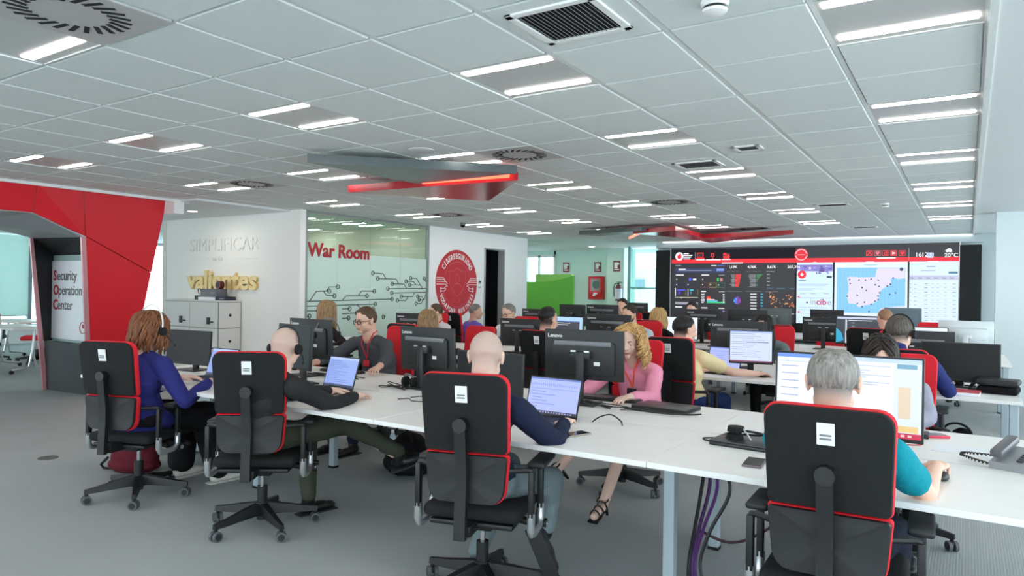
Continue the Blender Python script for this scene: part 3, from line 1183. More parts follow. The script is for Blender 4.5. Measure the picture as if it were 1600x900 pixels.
rnd = random.Random(3)
WHT, LG = (236, 236, 240), (150, 154, 160)
P = Panel()          # dark dashboard
zt, zb = 2.43, 0.85
P.rect(-2.80, zb, -0.105, zt, (34, 36, 40))
for x0, y0, x1, y1, c in [(187, 313, 602, 352, (40, 52, 96)), (215, 320, 275, 328, WHT), (215, 331, 490, 336, LG), (530, 318, 592, 338, (120, 150, 220)), (190, 290, 235, 297, LG), (485, 290, 530, 297, WHT), (540, 290, 598, 297, (70, 100, 220)),
                          (192, 367, 260, 376, WHT), (405, 367, 468, 376, WHT), (550, 370, 598, 376, LG), (192, 436, 375, 474, (52, 64, 84)), (195, 438, 280, 472, (30, 32, 50)), (285, 438, 372, 472, (30, 36, 44)), (402, 436, 465, 478, (100, 40, 46)), (405, 439, 462, 475, (40, 30, 32)),
                          (470, 436, 530, 478, (150, 140, 70)), (473, 439, 527, 475, (40, 38, 32)), (535, 436, 600, 478, (50, 110, 76)), (538, 439, 597, 475, (26, 40, 34)), (300, 395, 322, 420, (70, 90, 220)), (335, 400, 362, 416, WHT), (535, 395, 550, 425, (40, 190, 90)), (560, 397, 582, 424, (200, 120, 120)),
                          (205, 490, 268, 502, (80, 90, 220)), (212, 508, 230, 530, (60, 60, 200)), (308, 490, 340, 502, (40, 190, 200)), (312, 508, 322, 530, (40, 150, 170)), (272, 490, 278, 540, (120, 110, 60)), (372, 490, 377, 540, (120, 110, 60)), (186, 480, 192, 545, WHT), (290, 485, 298, 545, LG),
                          (186, 555, 376, 560, (190, 190, 170)), (236, 556, 242, 566, (240, 220, 120)), (186, 597, 376, 616, (150, 150, 170)), (186, 632, 245, 642, WHT), (403, 503, 443, 512, WHT), (550, 506, 598, 514, LG), (403, 528, 430, 534, WHT), (582, 530, 598, 538, WHT),
                          (450, 548, 478, 562, (220, 50, 50)), (450, 562, 480, 572, (236, 120, 60)), (450, 572, 516, 580, (230, 200, 180)), (450, 580, 540, 594, (90, 180, 210)), (450, 594, 600, 607, (50, 190, 120)), (404, 640, 455, 649, WHT), (548, 645, 596, 652, WHT), (470, 668, 598, 676, (170, 130, 220)),
                          (615, 340, 720, 344, (90, 92, 96)), (775, 340, 905, 344, (90, 92, 96)), (945, 340, 1010, 344, LG), (615, 505, 740, 509, (110, 112, 116)), (775, 505, 905, 509, (110, 112, 116)), (940, 508, 1045, 512, (110, 112, 116)), (948, 478, 1190, 490, (60, 84, 104)), (1000, 480, 1035, 490, (30, 32, 36)), (1100, 480, 1140, 490, (30, 32, 36)),
                          (1000, 690, 1190, 698, (150, 150, 160))]:
    R2(P, pa, x0, y0, x1, y1, c)
for k in range(11):
    w0 = 738 - k * 2 - rnd.random() * 6
    R2(P, pa, 688, 365 + k * 10, w0, 373 + k * 10, (222, 54, 56))
    R2(P, pa, 640 + rnd.random() * 20, 367 + k * 10, 684, 371 + k * 10, LG)
    R2(P, pa, 866, 365 + k * 10, max(870, 912 - k * 9), 371 + k * 10, (64, 150, 84))
    R2(P, pa, 795 + rnd.random() * 20, 367 + k * 10, 860, 371 + k * 10, LG)
for k in range(5):
    R2(P, pa, 404, 545 + k * 13, 425 + rnd.random() * 8, 551 + k * 13, WHT)
    R2(P, pa, 584, 545 + k * 13, 598, 551 + k * 13, WHT)
for k in range(4):
    R2(P, pa, 950, 362 + k * 30, 975, 370 + k * 30, LG)
for k in range(7):
    R2(P, pa, 812, 526 + k * 24.5, 864, 535 + k * 24.5, (214, 216, 220))
    R2(P, pa, 898, 525 + k * 24.5, 917, 537 + k * 24.5, (60, 150, 190))
for x, y in ((200, 408), (200, 452), (295, 452), (416, 408), (416, 452), (482, 452), (548, 455)):
    q = pa(x, y)
    P.disc(q[0], q[1], 0.028, WHT, 12)
cx, cz = pa(700, 585)
for k in range(12):
    P.disc(cx, cz, 0.20 - 0.005 * k if k < 6 else 0.15, [(130, 60, 160), (110, 50, 170), (150, 60, 130)][k % 3] if k < 6 else [(50, 130, 230), (70, 90, 220), (60, 160, 230)][k % 3], 5, 90 - k * 30 - 28, 90 - k * 30)
for k in range(90):
    g = rnd.choice([(1005, 550, 34, 40), (1000, 590, 40, 30), (1120, 600, 60, 40), (1150, 560, 40, 30), (1020, 650, 18, 26), (1160, 630, 30, 26)])
    x, y = rnd.gauss(g[0], g[2] * .5), rnd.gauss(g[1], g[3] * .5)
    if x < 950 or x > 1180:
        continue
    q = pa(x, y)
    P.disc(q[0], q[1], rnd.uniform(0.012, 0.035), rnd.choice([(226, 150, 80), (200, 110, 80), (160, 80, 70), (236, 190, 130), (110, 60, 60)]), 7)
for s, x in (('1,19K', 632), ('4,76K', 790), ('5,67K', 952), ('207,396', 1122)):
    q = pa(x, 314)
    P.text(s, q[0], q[1], 0.115, WHT, 0.004)
P.obj('dark_dashboard', vw)
P = Panel()          # header strip
P.rect(-2.80, 2.20, 2.79, 2.47, (36, 38, 42))
P.rect(-2.80, 2.115, 2.79, 2.205, (226, 30, 46))
q = pa(222, 217)
P.disc(q[0], q[1], 0.205, (246, 240, 244), 32)
P.disc(q[0], q[1] - 0.01, 0.105, (226, 30, 60), 24)
P.poly([(q[0] - 0.042, q[1] + 0.025), (q[0] - 0.005, q[1] + 0.045), (q[0] + 0.03, q[1] + 0.072), (q[0] + 0.045, q[1] + 0.015)], (226, 30, 60))
for k in range(4):
    R2(P, pa, 258, 190 + k * 14, 300 + 10 * ((k * 7) % 4), 199 + k * 14, WHT)
R2(P, pa, 352, 183, 355, 248, LG)
RD = (230, 40, 50)
for x0, y0, x1, y1, c in [(368, 186, 422, 226, RD), (374, 192, 416, 220, (36, 38, 42)), (360, 228, 430, 236, RD), (484, 190, 512, 222, RD), (490, 196, 506, 216, (36, 38, 42)), (495, 222, 503, 238, RD), (586, 188, 640, 236, RD), (592, 206, 602, 214, (36, 38, 42)), (612, 206, 622, 214, (36, 38, 42)), (614, 188, 640, 200, (36, 38, 42)),
                          (362, 240, 432, 249, WHT), (442, 240, 566, 249, WHT), (574, 238, 648, 246, WHT), (574, 266, 750, 275, (250, 220, 226))]:
    R2(P, pa, x0, y0, x1, y1, c)
q = pa(1236, 203)
P.disc(q[0], q[1], 0.285, RD, 36)
P.disc(q[0], q[1], 0.25, (244, 200, 206), 36)
P.disc(q[0], q[1], 0.215, (222, 24, 40), 36)
P.rect(q[0] - 0.125, q[1] - 0.018, q[0] + 0.125, q[1] + 0.018, (222, 24, 40))
P.rect(q[0] - 0.07, q[1] - 0.006, q[0] + 0.07, q[1] + 0.006, (244, 180, 190))
R2(P, pa, 1335, 262, 1362, 269, (250, 220, 226))
for k, x in enumerate((632, 699, 766, 834, 905)):
    R2(P, pb, x - 28, 166, x + 28, 212, RD if k != 1 else (190, 90, 96))
    R2(P, pb, x - 24, 170, x + 24, 208, (70, 24, 34) if k != 3 else (206, 60, 66))
    q = pb(x, 189)
    if k == 0:
        P.text('X', q[0], q[1] - 0.042, 0.20, RD, 0.006, 'CENTER')
    elif k == 2:
        P.text('d', q[0], q[1] - 0.042, 0.20, RD, 0.006, 'CENTER')
    elif k == 3:
        P.poly([(q[0] - 0.025, q[1] - 0.03), (q[0] + 0.035, q[1]), (q[0] - 0.025, q[1] + 0.03)], (250, 220, 220))
    else:
        P.disc(q[0] - 0.014, q[1] + 0.008, 0.05, RD if k == 4 else (226, 110, 116), 14)
        P.disc(q[0] + 0.014, q[1] + 0.008, 0.05, RD if k == 4 else (226, 110, 116), 14)
        P.poly([(q[0] - 0.036, q[1]), (q[0], q[1] - 0.042), (q[0] + 0.036, q[1])], RD if k == 4 else (226, 110, 116))
R2(P, pb, 690, 225, 850, 234, WHT)
R2(P, pb, 957, 145, 962, 246, (150, 152, 156))
for s, x, y, sz in (('16', 1010, 219, 0.17), ('12', 1062, 219, 0.17), ('20°C', 1254, 222, 0.155)):
    q = pb(x, y)
    P.text(s, q[0], q[1], sz, WHT, 0.004)
R2(P, pb, 1114, 184, 1162, 228, (170, 190, 226))
q = pb(1124, 219)
P.text('31', q[0], q[1], 0.15, (236, 240, 250))
for dx, dz, r in ((-0.024, 0, 0.06), (0.01, 0.014, 0.08), (0.034, -0.003, 0.055)):
    q = pb(1290, 170)
    P.disc(q[0] + dx, q[1] + dz, r, (226, 228, 236), 16)
R2(P, pb, 600, 259, 672, 268, (250, 220, 226))
R2(P, pb, 1115, 255, 1210, 264, (250, 220, 226))
P.obj('header_strip', vw)
P = Panel()          # feed column
SKY = (206, 226, 250)
x0, x1 = pa(1197, 500)[0], pa(1499, 500)[0]
P.rect(x0, zb, x1, 2.115, SKY)
R2(P, pa, 1199, 285, 1498, 340, (130, 120, 200))
for k in range(26):
    xx, yy = rnd.uniform(1200, 1480), rnd.uniform(288, 352)
    R2(P, pa, xx, yy, xx + rnd.uniform(8, 30), yy + rnd.uniform(6, 22), rnd.choice([(214, 214, 244), (104, 96, 180), (160, 150, 220), (84, 70, 150)]))
q = pa(1408, 330)
P.poly([(q[0] - 0.06, q[1] - 0.04), (q[0] + 0.06, q[1] - 0.04), (q[0], q[1] + 0.075)], (96, 70, 150))
q = pa(1242, 368)
P.disc(q[0], q[1], 0.18, (226, 30, 46), 28)
P.poly([(q[0] - 0.033, q[1] - 0.01), (q[0] - 0.01, q[1] + 0.038), (q[0] + 0.038, q[1] + 0.0), (q[0], q[1] - 0.033)], (240, 236, 250))
R2(P, pa, 1448, 379, 1490, 395, (40, 54, 84))
R2(P, pa, 1212, 410, 1275, 420, (110, 130, 160))
for y, w_ in ((446, 250), (456, 230), (484, 220), (494, 120), (560, 270), (640, 240), (660, 180), (690, 250)):
    R2(P, pa, 1212, y, 1212 + w_, y + 4, (156, 176, 206))
for x in (1225, 1312, 1422):
    R2(P, pa, x, 522, x + 46, 529, (160, 180, 210))
for y in (552, 678):
    q = pa(1215, y)
    P.disc(q[0], q[1], 0.045, (214, 60, 90), 14)
q = pa(1306, 616)
P.text('in', q[0], q[1], 0.25, (150, 160, 176))
P.text('cib', q[0] + 0.125, q[1], 0.25, (196, 60, 110), 0.008)
P.text('e_', q[0] + 0.33, q[1], 0.25, (150, 160, 176))
q = pa(1284, 600)
P.disc(q[0], q[1], 0.045, (110, 90, 110), 14)
P.obj('news_feed', vw)
P = Panel()          # map
x0, x1 = pb(340, 500)[0], pb(948, 500)[0]
P.rect(x0, zb, x1, 2.115, (222, 236, 252))
R2(P, pb, 358, 310, 930, 690, (126, 190, 246))
for k in range(18):
    R2(P, pb, 370 + k * 31, 312, 376 + k * 31, 690, (136, 198, 248))
LAND = (214, 208, 226)
land = [(445, 392), (470, 385), (560, 392), (680, 388), (690, 330), (700, 312), (930, 312), (930, 398), (870, 405), (832, 395), (806, 405), (815, 440), (785, 468), (740, 485), (718, 520), (706, 560), (700, 585), (650, 615), (590, 625), (540, 640), (520, 612), (460, 610), (452, 580), (440, 545), (458, 500), (452, 430)]
P.poly([pb(x, y) for x, y in land], LAND)
P.poly([pb(x, y) for x, y in [(700, 690), (720, 655), (780, 640), (860, 632), (930, 630), (930, 690)]], LAND)
for x, y in ((466, 410), (472, 442), (545, 413), (598, 413), (645, 405), (705, 414), (828, 395), (680, 453), (711, 467), (780, 463), (806, 448), (570, 476), (606, 500), (530, 540), (447, 548), (717, 519), (703, 546), (704, 577), (678, 589), (590, 598), (530, 608), (646, 615), (570, 635), (800, 533), (848, 520), (627, 676)):
    q = pb(x, y)
    P.disc(q[0], q[1], 0.034, (44, 60, 96), 10)
q = pb(898, 324)
P.disc(q[0], q[1], 0.07, (40, 60, 84), 14)
R2(P, pb, 585, 284, 696, 292, (170, 190, 216))
P.obj('map_display', vw)
P = Panel()          # table
x0, x1 = pb(962, 500)[0], pb(1372, 500)[0]
P.rect(x0, zb, x1, 2.115, (210, 230, 252))
R2(P, pb, 964, 375, 1370, 412, (188, 190, 216))
R2(P, pb, 1290, 343, 1366, 360, (60, 120, 150))
R2(P, pb, 1108, 297, 1182, 304, (130, 150, 180))
R2(P, pb, 1060, 331, 1182, 338, (150, 170, 200))
for k in range(6):
    R2(P, pb, 970 + k * 66, 392, 1005 + k * 66, 400, (130, 134, 160))
for k in range(11):
    y = 442 + k * 34
    R2(P, pb, 968, y, 976, y + 6, (130, 140, 160))
    R2(P, pb, 1000, y + 6, 1022, y + 11, (150, 160, 180))
    R2(P, pb, 1088, y, 1116, y + 5, (110, 150, 130) if k % 2 else (120, 130, 150))
    for x in (1145, 1190, 1250):
        R2(P, pb, x, y, x + 22, y + 4, (160, 176, 200))
    R2(P, pb, 1322, y + 2, 1350, y + 6, (110, 124, 150))
    R2(P, pb, 966, y + 20, 1366, y + 21.5, (176, 196, 224))
P.obj('table_display', vw)
mb = MB()
for u in (-0.105, pa(1502, 500)[0], pb(955, 500)[0]):
    mb.box((u, -0.010, 1.48), (0.018, 0.012, 1.27))
mb.obj('dark_divider', pm('screen_divider', (40, 42, 46), 0.5), vw, None)

# ------------------------------------------------------------------ bench desks
m = MB()
m.box((0, -0.405, DESK - 0.0125), (1.596, 0.79, 0.025), bev=0.002, seg=1)
me_top_f = m.mesh('worktop', DESKTOP)
m = MB()
m.box((0, 0.405, DESK - 0.0125), (1.596, 0.79, 0.025), bev=0.002, seg=1)
me_top_b = m.mesh('worktop', DESKTOP)
m = MB()
m.box((0, 0, DESK - 0.09), (1.5, 0.18, 0.012))
for s in (-1, 1):
    m.box((0, s * 0.09, DESK - 0.06), (1.5, 0.004, 0.07))
me_tray = m.mesh('cable_tray', STEEL)
m = MB()
for s in (-1, 1):
    m.box((0, s * 0.40, DESK - 0.045), (1.59, 0.04, 0.04))
me_beam = m.mesh('beam', STEEL)


def leg_mesh(y):
    m = MB()
    m.box((0, y, 0.355), (0.055, 0.05, 0.68), bev=0.003, seg=1)
    m.mi = 1
    m.box((0, y, 0.008), (0.06, 0.055, 0.016))
    return m.mesh('leg', [STEEL, BLACK], None)


LEGM = {y: leg_mesh(y) for y in (-0.36, 0.36, -0.72, 0.72)}
m = MB()
m.box((0, 0, DESK - 0.045), (0.05, 0.8, 0.04))
me_bar = m.mesh('crossbar', STEEL)
m = MB()
m.box((0, 0, DESK - 0.045), (0.05, 1.5, 0.04))
me_barl = m.mesh('crossbar', STEEL)


def child(name, me, parent, loc=(0, 0, 0), rz=0):
    o = bpy.data.objects.new(name, me)
    COL.objects.link(o)
    o.parent = parent
    o.location = loc
    if rz:
        o.rotation_euler = (0, 0, math.radians(rz))
    return o


def bench(x, y, label, left=False, right=True, end=False, group='white bench desks'):
    t = thing('bench_desk', label, 'desk', (x, y, 0), 0, group)
    child('worktop', me_top_f, t)
    child('worktop', me_top_b, t)
    child('cable_tray', me_tray, t)
    child('beam', me_beam, t)
    for on, sx in ((left, -0.75), (right, 0.75)):
        if on:
            e = end and sx > 0
            for yy in ((-0.72, 0.72) if e else (-0.36, 0.36)):
                child('leg', LEGM[yy], t, (sx, 0, 0))
            child('crossbar', me_barl if e else me_bar, t, (sx, 0, 0))
    return t


R1, R2Y, R3Y, R4Y = 3.65, 6.83, 10.01, 13.19        # centre lines of the four rows
for x, lab in ((-5.15, 'white bench desk where the woman in blue sits'), (-3.55, 'white bench desk where the bald man with the headset types'),
               (-1.95, 'white bench desk between the bald man in navy and the woman in pink'), (-0.35, 'white bench desk of the man in the teal shirt, nearest the camera')):
    bench(x, R1, lab, left=(x < -3), right=(x > -3))
for k, lab in enumerate(('second row bench desk with the red notebook at its right end', 'second row bench desk where the man in yellow sits', 'second row bench desk behind the woman with curly hair',
                         'second row bench desk in front of the glasses man facing us', 'second row bench desk of the long haired woman by the glass wall')):
    bench(-0.47 - 1.6 * k, R2Y, lab, left=(k == 4), end=(k == 0))
for k, lab in enumerate(('third row bench desk with the white computer at its right end', 'third row bench desk with the monitor before the red chair', 'third row bench desk of the blonde woman',
                         'third row bench desk hidden behind the bearded man', 'third row bench desk with the purple shirted man')):
    bench(-0.40 - 1.6 * k, R3Y, lab, left=(k == 4), end=(k == 0))
for k, lab in enumerate(('back row bench desk under the table display', 'back row bench desk under the map display', 'back row bench desk under the dark dashboard', 'back row bench desk near the glass entrance')):
    bench(-0.45 - 1.6 * k, R4Y, lab, left=(k == 3), end=(k == 0))

# ------------------------------------------------------------------ swivel chair
def rrect(w_, h_, r, n=5, tx=1.0):
    """outline of a rounded rectangle with its own top and bottom corner radii, bottom narrowed by tx"""
    pts = []
    rt, rb = r
    for sx, sz, r, a0 in ((1, 1, rt, 0), (-1, 1, rt, 90), (-1, -1, rb, 180), (1, -1, rb, 270)):
        cx, cz = sx * (w_ / 2 - r), sz * (h_ / 2 - r)
        for k in range(n + 1):
            a = math.radians(a0 + 90 * k / n)
            x, z = cx + r * math.cos(a), cz + r * math.sin(a)
            f = 1 - (1 - tx) * (0.5 - z / h_)
            pts.append((x * f, z))
    return pts


def back_panel(w_, h_, zc, th, y_of, r, tx, y_off, grow=0.0, bulge=0.03, nz=8, rt=None):
    """curved slab following the backrest line; y_of(z) gives its depth"""
    out = rrect(w_ + grow, h_ + grow, r, 5, tx)
    mb = MB()
    rings = []
    for s, yo in ((0.94, 0.0), (1.0, 0.35), (1.0, 0.65), (0.94, 1.0)):
        ring = []
        for x, z in out:
            xx, zz = x * (1 - (1 - s) * 0.35), zc + z * (1 - (1 - s) * 0.35)
            ring.append(Vector((xx, y_of(zz) + y_off + yo * th + bulge * (abs(xx) / (w_ / 2)) ** 2, zz)))
        rings.append(ring)
    # fill the faces as fans of scaled rings so that the slab follows the curve
    def inner(ring, yv):
        rs = [ring]
        for f in (0.8, 0.6, 0.4, 0.2, 0.05):
            rr = []
            for (x, z) in out:
                xx, zz = x * f * .98, zc + z * f * .98
                rr.append(Vector((xx, y_of(zz) + y_off + yv * th + bulge * (abs(xx) / (w_ / 2)) ** 2, zz)))
            rs.append(rr)
        return rs
    a = list(reversed(inner(rings[0], 0.0)))
    b_ = inner(rings[-1], 1.0)
    mb.loft(a[:-1] + rings + b_[1:])
    return mb


def y_of(z):
    return -0.235 - 0.16 * max(0, z - 0.62) ** 1.2 - 0.05 * max(0, 0.62 - z)


CH = {}
CH['upper_shell'] = back_panel(0.405, 0.350, 0.910, 0.022, y_of, (0.055, 0.02), 0.95, -0.045, 0, 0.02).mesh('upper_shell', BLACKF, 50)
CH['upper_cushion'] = back_panel(0.405, 0.350, 0.910, 0.036, y_of, (0.055, 0.02), 0.95, -0.024, 0.010, 0.02).mesh('upper_cushion', REDF, 50)
CH['lower_shell'] = back_panel(0.388, 0.215, 0.616, 0.022, y_of, (0.018, 0.06), 0.90, -0.045, 0, 0.02).mesh('lower_shell', pm('black_grey_shell', (28, 28, 30), 0.5), 50)
CH['lower_cushion'] = back_panel(0.388, 0.215, 0.616, 0.034, y_of, (0.018, 0.06), 0.90, -0.024, 0.010, 0.02).mesh('lower_cushion', REDF, 50)
m = MB()
yt = y_of(0.99) - 0.05
m.box((0, 0, 0), (0.055, 0.003, 0.075), T(0, yt - 0.002, 1.0) @ RX(9))
m.mi = 1
for k in range(4):
    m.box((0, 0, 0), (0.036, 0.001, 0.006), T(0, yt - 0.0042, 1.02 - k * 0.012) @ RX(9))
CH['sticker'] = m.mesh('sticker', [STICKER, STICKINK])
m = MB()
pts = [(-0.0, -0.10, 0.385), (0, -0.27, 0.375)]
m.box((0, -0.19, 0.385), (0.07, 0.20, 0.05), bev=0.006)
sp = [(z, y_of(z) - 0.075) for z in (0.36, 0.45, 0.55, 0.65, 0.75, 0.86)]
rings = []
for z, y in sp:
    rings.append([Vector((sx * 0.026, y + sy * 0.016, z)) for sx, sy in ((-1, -1), (1, -1), (1, 1), (-1, 1))])
m.loft(rings)
m.cyl((0, y_of(0.87) - 0.092, 0.865), (0, y_of(0.87) - 0.03, 0.865), 0.032, n=18)
CH['back_spine'] = m.mesh('back_spine', BLACK, 40)
m = MB()
m.box((0, 0, 0), (0.47, 0.46, 0.065), T(0, 0.03, 0.435), bev=0.03, seg=4)
CH['seat'] = m.mesh('seat', BLACKF, 60)
m = MB()
m.box((0, 0.0, 0.385), (0.40, 0.38, 0.025), bev=0.008)
m.box((0, -0.02, 0.36), (0.16, 0.20, 0.05), bev=0.01)
m.cyl((0.10, 0.09, 0.37), (0.29, 0.12, 0.36), 0.006)
m.cyl((0.28, 0.118, 0.36), (0.31, 0.124, 0.36), 0.016)
CH['mechanism'] = m.mesh('mechanism', BLACK, 40)
m = MB()
m.cyl((0, 0, 0.05), (0, 0, 0.25), 0.030, n=20)
m.mi = 1
m.cyl((0, 0, 0.25), (0, 0, 0.35), 0.014, n=14)
CH['gas_column'] = m.mesh('gas_column', [BLACK, CHROME], 40)
m = MB()
m.cyl((0, 0, 0.075), (0, 0, 0.155), 0.045, 0.038, n=20)
for k in range(5):
    M = RZ(k * 72 + 18)
    rings = []
    for x, z, w_, h_ in ((0.02, 0.118, 0.030, 0.034), (0.12, 0.108, 0.026, 0.027), (0.24, 0.092, 0.019, 0.019), (0.325, 0.084, 0.014, 0.014)):
        rings.append([M @ Vector((x, sy * w_, z + sz * h_)) for sy, sz in ((-1, -1), (1, -1), (0.7, 1), (-0.7, 1))])
    m.loft(rings)
    m.cyl(M @ Vector((0.312, 0, 0.045)), M @ Vector((0.312, 0, 0.085)), 0.011, n=10)
CH['base_star'] = m.mesh('base_star', BLACK, 40)
m = MB()
for s in (-1, 1):
    m.mi = 1
    m.cyl((0, s * 0.009, 0.029), (0, s * 0.027, 0.029), 0.029, n=20)
    m.mi = 0
    m.cyl((0, s * 0.027, 0.029), (0, s * 0.029, 0.029), 0.020, n=16)
m.box((0, 0, 0.038), (0.035, 0.018, 0.03), bev=0.005)
CH['caster'] = m.mesh('caster', [DARK, RUBBER], 40)


def arm_mesh(s):
    m = MB()
    x = s * 0.275
    m.tube([(s * 0.18, -0.03, 0.385), (x - s * 0.02, -0.03, 0.37)], 0.018, 10)
    m.box((x, -0.145, 0.535), (0.026, 0.036, 0.21), bev=0.006)
    m.box((x, 0.035, 0.525), (0.026, 0.036, 0.20), bev=0.006)
    m.tube([(x, -0.145, 0.64), (x - s * 0.02, -0.15, 0.645), (s * 0.17, -0.20, 0.645)], 0.013, 8)
    return m.mesh('arm_post', BLACK, 40)


def elbow_mesh(s):
    m = MB()
    x = s * 0.275
    m.tube([(x, -0.145, 0.45), (x, -0.145, 0.375), (x, -0.13, 0.352), (x, -0.10, 0.345), (x, -0.01, 0.345), (x, 0.02, 0.355), (x, 0.035, 0.38), (x, 0.035, 0.45)], 0.019, 10)
    m.mi = 1
    m.cyl((x + s * 0.01, 0.04, 0.352), (x + s * 0.032, 0.04, 0.352), 0.024, n=18)
    m.mi = 0
    m.cyl((x + s * 0.032, 0.04, 0.352), (x + s * 0.036, 0.04, 0.352), 0.014, n=14)
    return m.mesh('silver_elbow', [SILVER, BLACK], 40)


def pad_mesh(s):
    m = MB()
    m.box((0, 0, 0), (0.085, 0.25, 0.028), T(s * 0.272, 0.06, 0.645), bev=0.012, seg=3)
    return m.mesh('arm_pad', pm('armrest_pad', (40, 41, 43), 0.5), 50)


for s, nm in ((-1, 'l'), (1, 'r')):
    CH['arm' + nm], CH['elbow' + nm], CH['pad' + nm] = arm_mesh(s), elbow_mesh(s), pad_mesh(s)


def make_chair():
    t = thing('swivel_chair', 'x', 'chair', (0, 0, 0), 0)
    u = child('upper_backrest', CH['upper_shell'], t)
    c = child('red_cushion', CH['upper_cushion'], u)
    child('sticker', CH['sticker'], u)
    l_ = child('lower_backrest', CH['lower_shell'], t)
    child('red_cushion', CH['lower_cushion'], l_)
    for nm in ('back_spine', 'seat', 'mechanism', 'gas_column'):
        child(nm, CH[nm], t)
    b_ = child('base_star', CH['base_star'], t)
    for k in range(5):
        a = math.radians(k * 72 + 18)
        child('caster', CH['caster'], b_, (0.312 * math.cos(a), 0.312 * math.sin(a), 0), k * 72 + 18 + 70 * ((k * 7) % 3))
    for nm in ('l', 'r'):
        a = child('armrest', CH['arm' + nm], t)
        child('silver_elbow', CH['elbow' + nm], a)
        child('arm_pad', CH['pad' + nm], a)
    return t


CHAIR0 = make_chair()
_used = []


def chair(x, y, rz, label, group='black and red swivel chairs'):
    if not _used:
        _used.append(1)
        CHAIR0.location = (x, y, 0)
        CHAIR0.rotation_euler = (0, 0, math.radians(rz))
        tag(CHAIR0, label, 'chair', group)
        return CHAIR0
    return dup(CHAIR0, (x, y, 0), rz, label, group)


chair(-4.78, 2.68, 20, 'black and red swivel chair of the woman in the blue jacket, leftmost in the front')
chair(-3.58, 2.77, 36, 'black and red swivel chair of the bald man with a headset')
chair(-1.95, 2.78, 17, 'black and red swivel chair of the bald man in the navy sweater')
chair(-0.40, 2.84, 2, 'black and red swivel chair of the grey haired man in teal, closest to the camera')
chair(-4.60, 4.86, 176, 'red fronted swivel chair of the man with glasses and a lanyard')
chair(-2.14, 4.84, 180, 'red fronted swivel chair of the curly haired woman in pink')
chair(-0.36, 4.86, 180, 'swivel chair of the dark haired woman hidden behind the big bright monitor')
chair(-4.17, 5.50, 168, 'empty red fronted swivel chair behind the monitors, left of the bald man in navy')
chair(-6.46, 5.84, 0, 'swivel chair of the long haired woman near the glass wall')
chair(-4.95, 5.84, 0, 'swivel chair of the woman whose light brown hair shows over a monitor')
chair(-3.32, 5.88, 0, 'black backed swivel chair of the short haired man in beige')
chair(-2.04, 5.86, -3, 'black backed swivel chair of the man in the yellow polo shirt')
chair(-0.42, 5.86, 0, 'black backed swivel chair of the man in navy with a headset')
chair(-6.78, 8.08, 172, 'red fronted swivel chair of the man in white by the red seal')
chair(-5.15, 8.05, 180, 'swivel chair of the grey haired man with glasses facing us')
chair(-3.36, 8.05, 185, 'red fronted swivel chair of the bearded man')
chair(-1.78, 8.05, 190, 'red fronted swivel chair of the woman with the headset in the distance')
chair(-0.60, 8.10, 178, 'empty red fronted swivel chair behind the navy man with a headset')
chair(-6.72, 9.02, -12, 'black backed swivel chair of the man in purple')
chair(-3.56, 9.02, 0, 'black backed swivel chair of the blonde woman')
chair(-1.95, 9.02, 6, 'empty black swivel chair with thin pink edge right of the headset woman')
chair(-0.95, 9.02, 0, 'black swivel chair of the bald man in the white shirt')
chair(-6.10, 11.15, 180, 'empty red fronted swivel chair in front of the green booth')
chair(-4.95, 11.20, 180, 'red fronted swivel chair of the dark haired person behind the bearded man')
chair(-3.72, 11.20, 180, 'swivel chair of the person whose forehead shows under the dark dashboard')
chair(-1.72, 11.15, 180, 'empty red fronted swivel chair behind a monitor below the news feed')
chair(-0.40, 11.15, 178, 'empty red fronted swivel chair below the table display')
chair(-1.62, 12.30, 0, 'black backed swivel chair below the map display, farthest row')
chair(-4.75, 12.30, 0, 'black backed swivel chair in front of the glass entrance, farthest row')

# ------------------------------------------------------------------ monitors
MW, MH = 0.54, 0.325


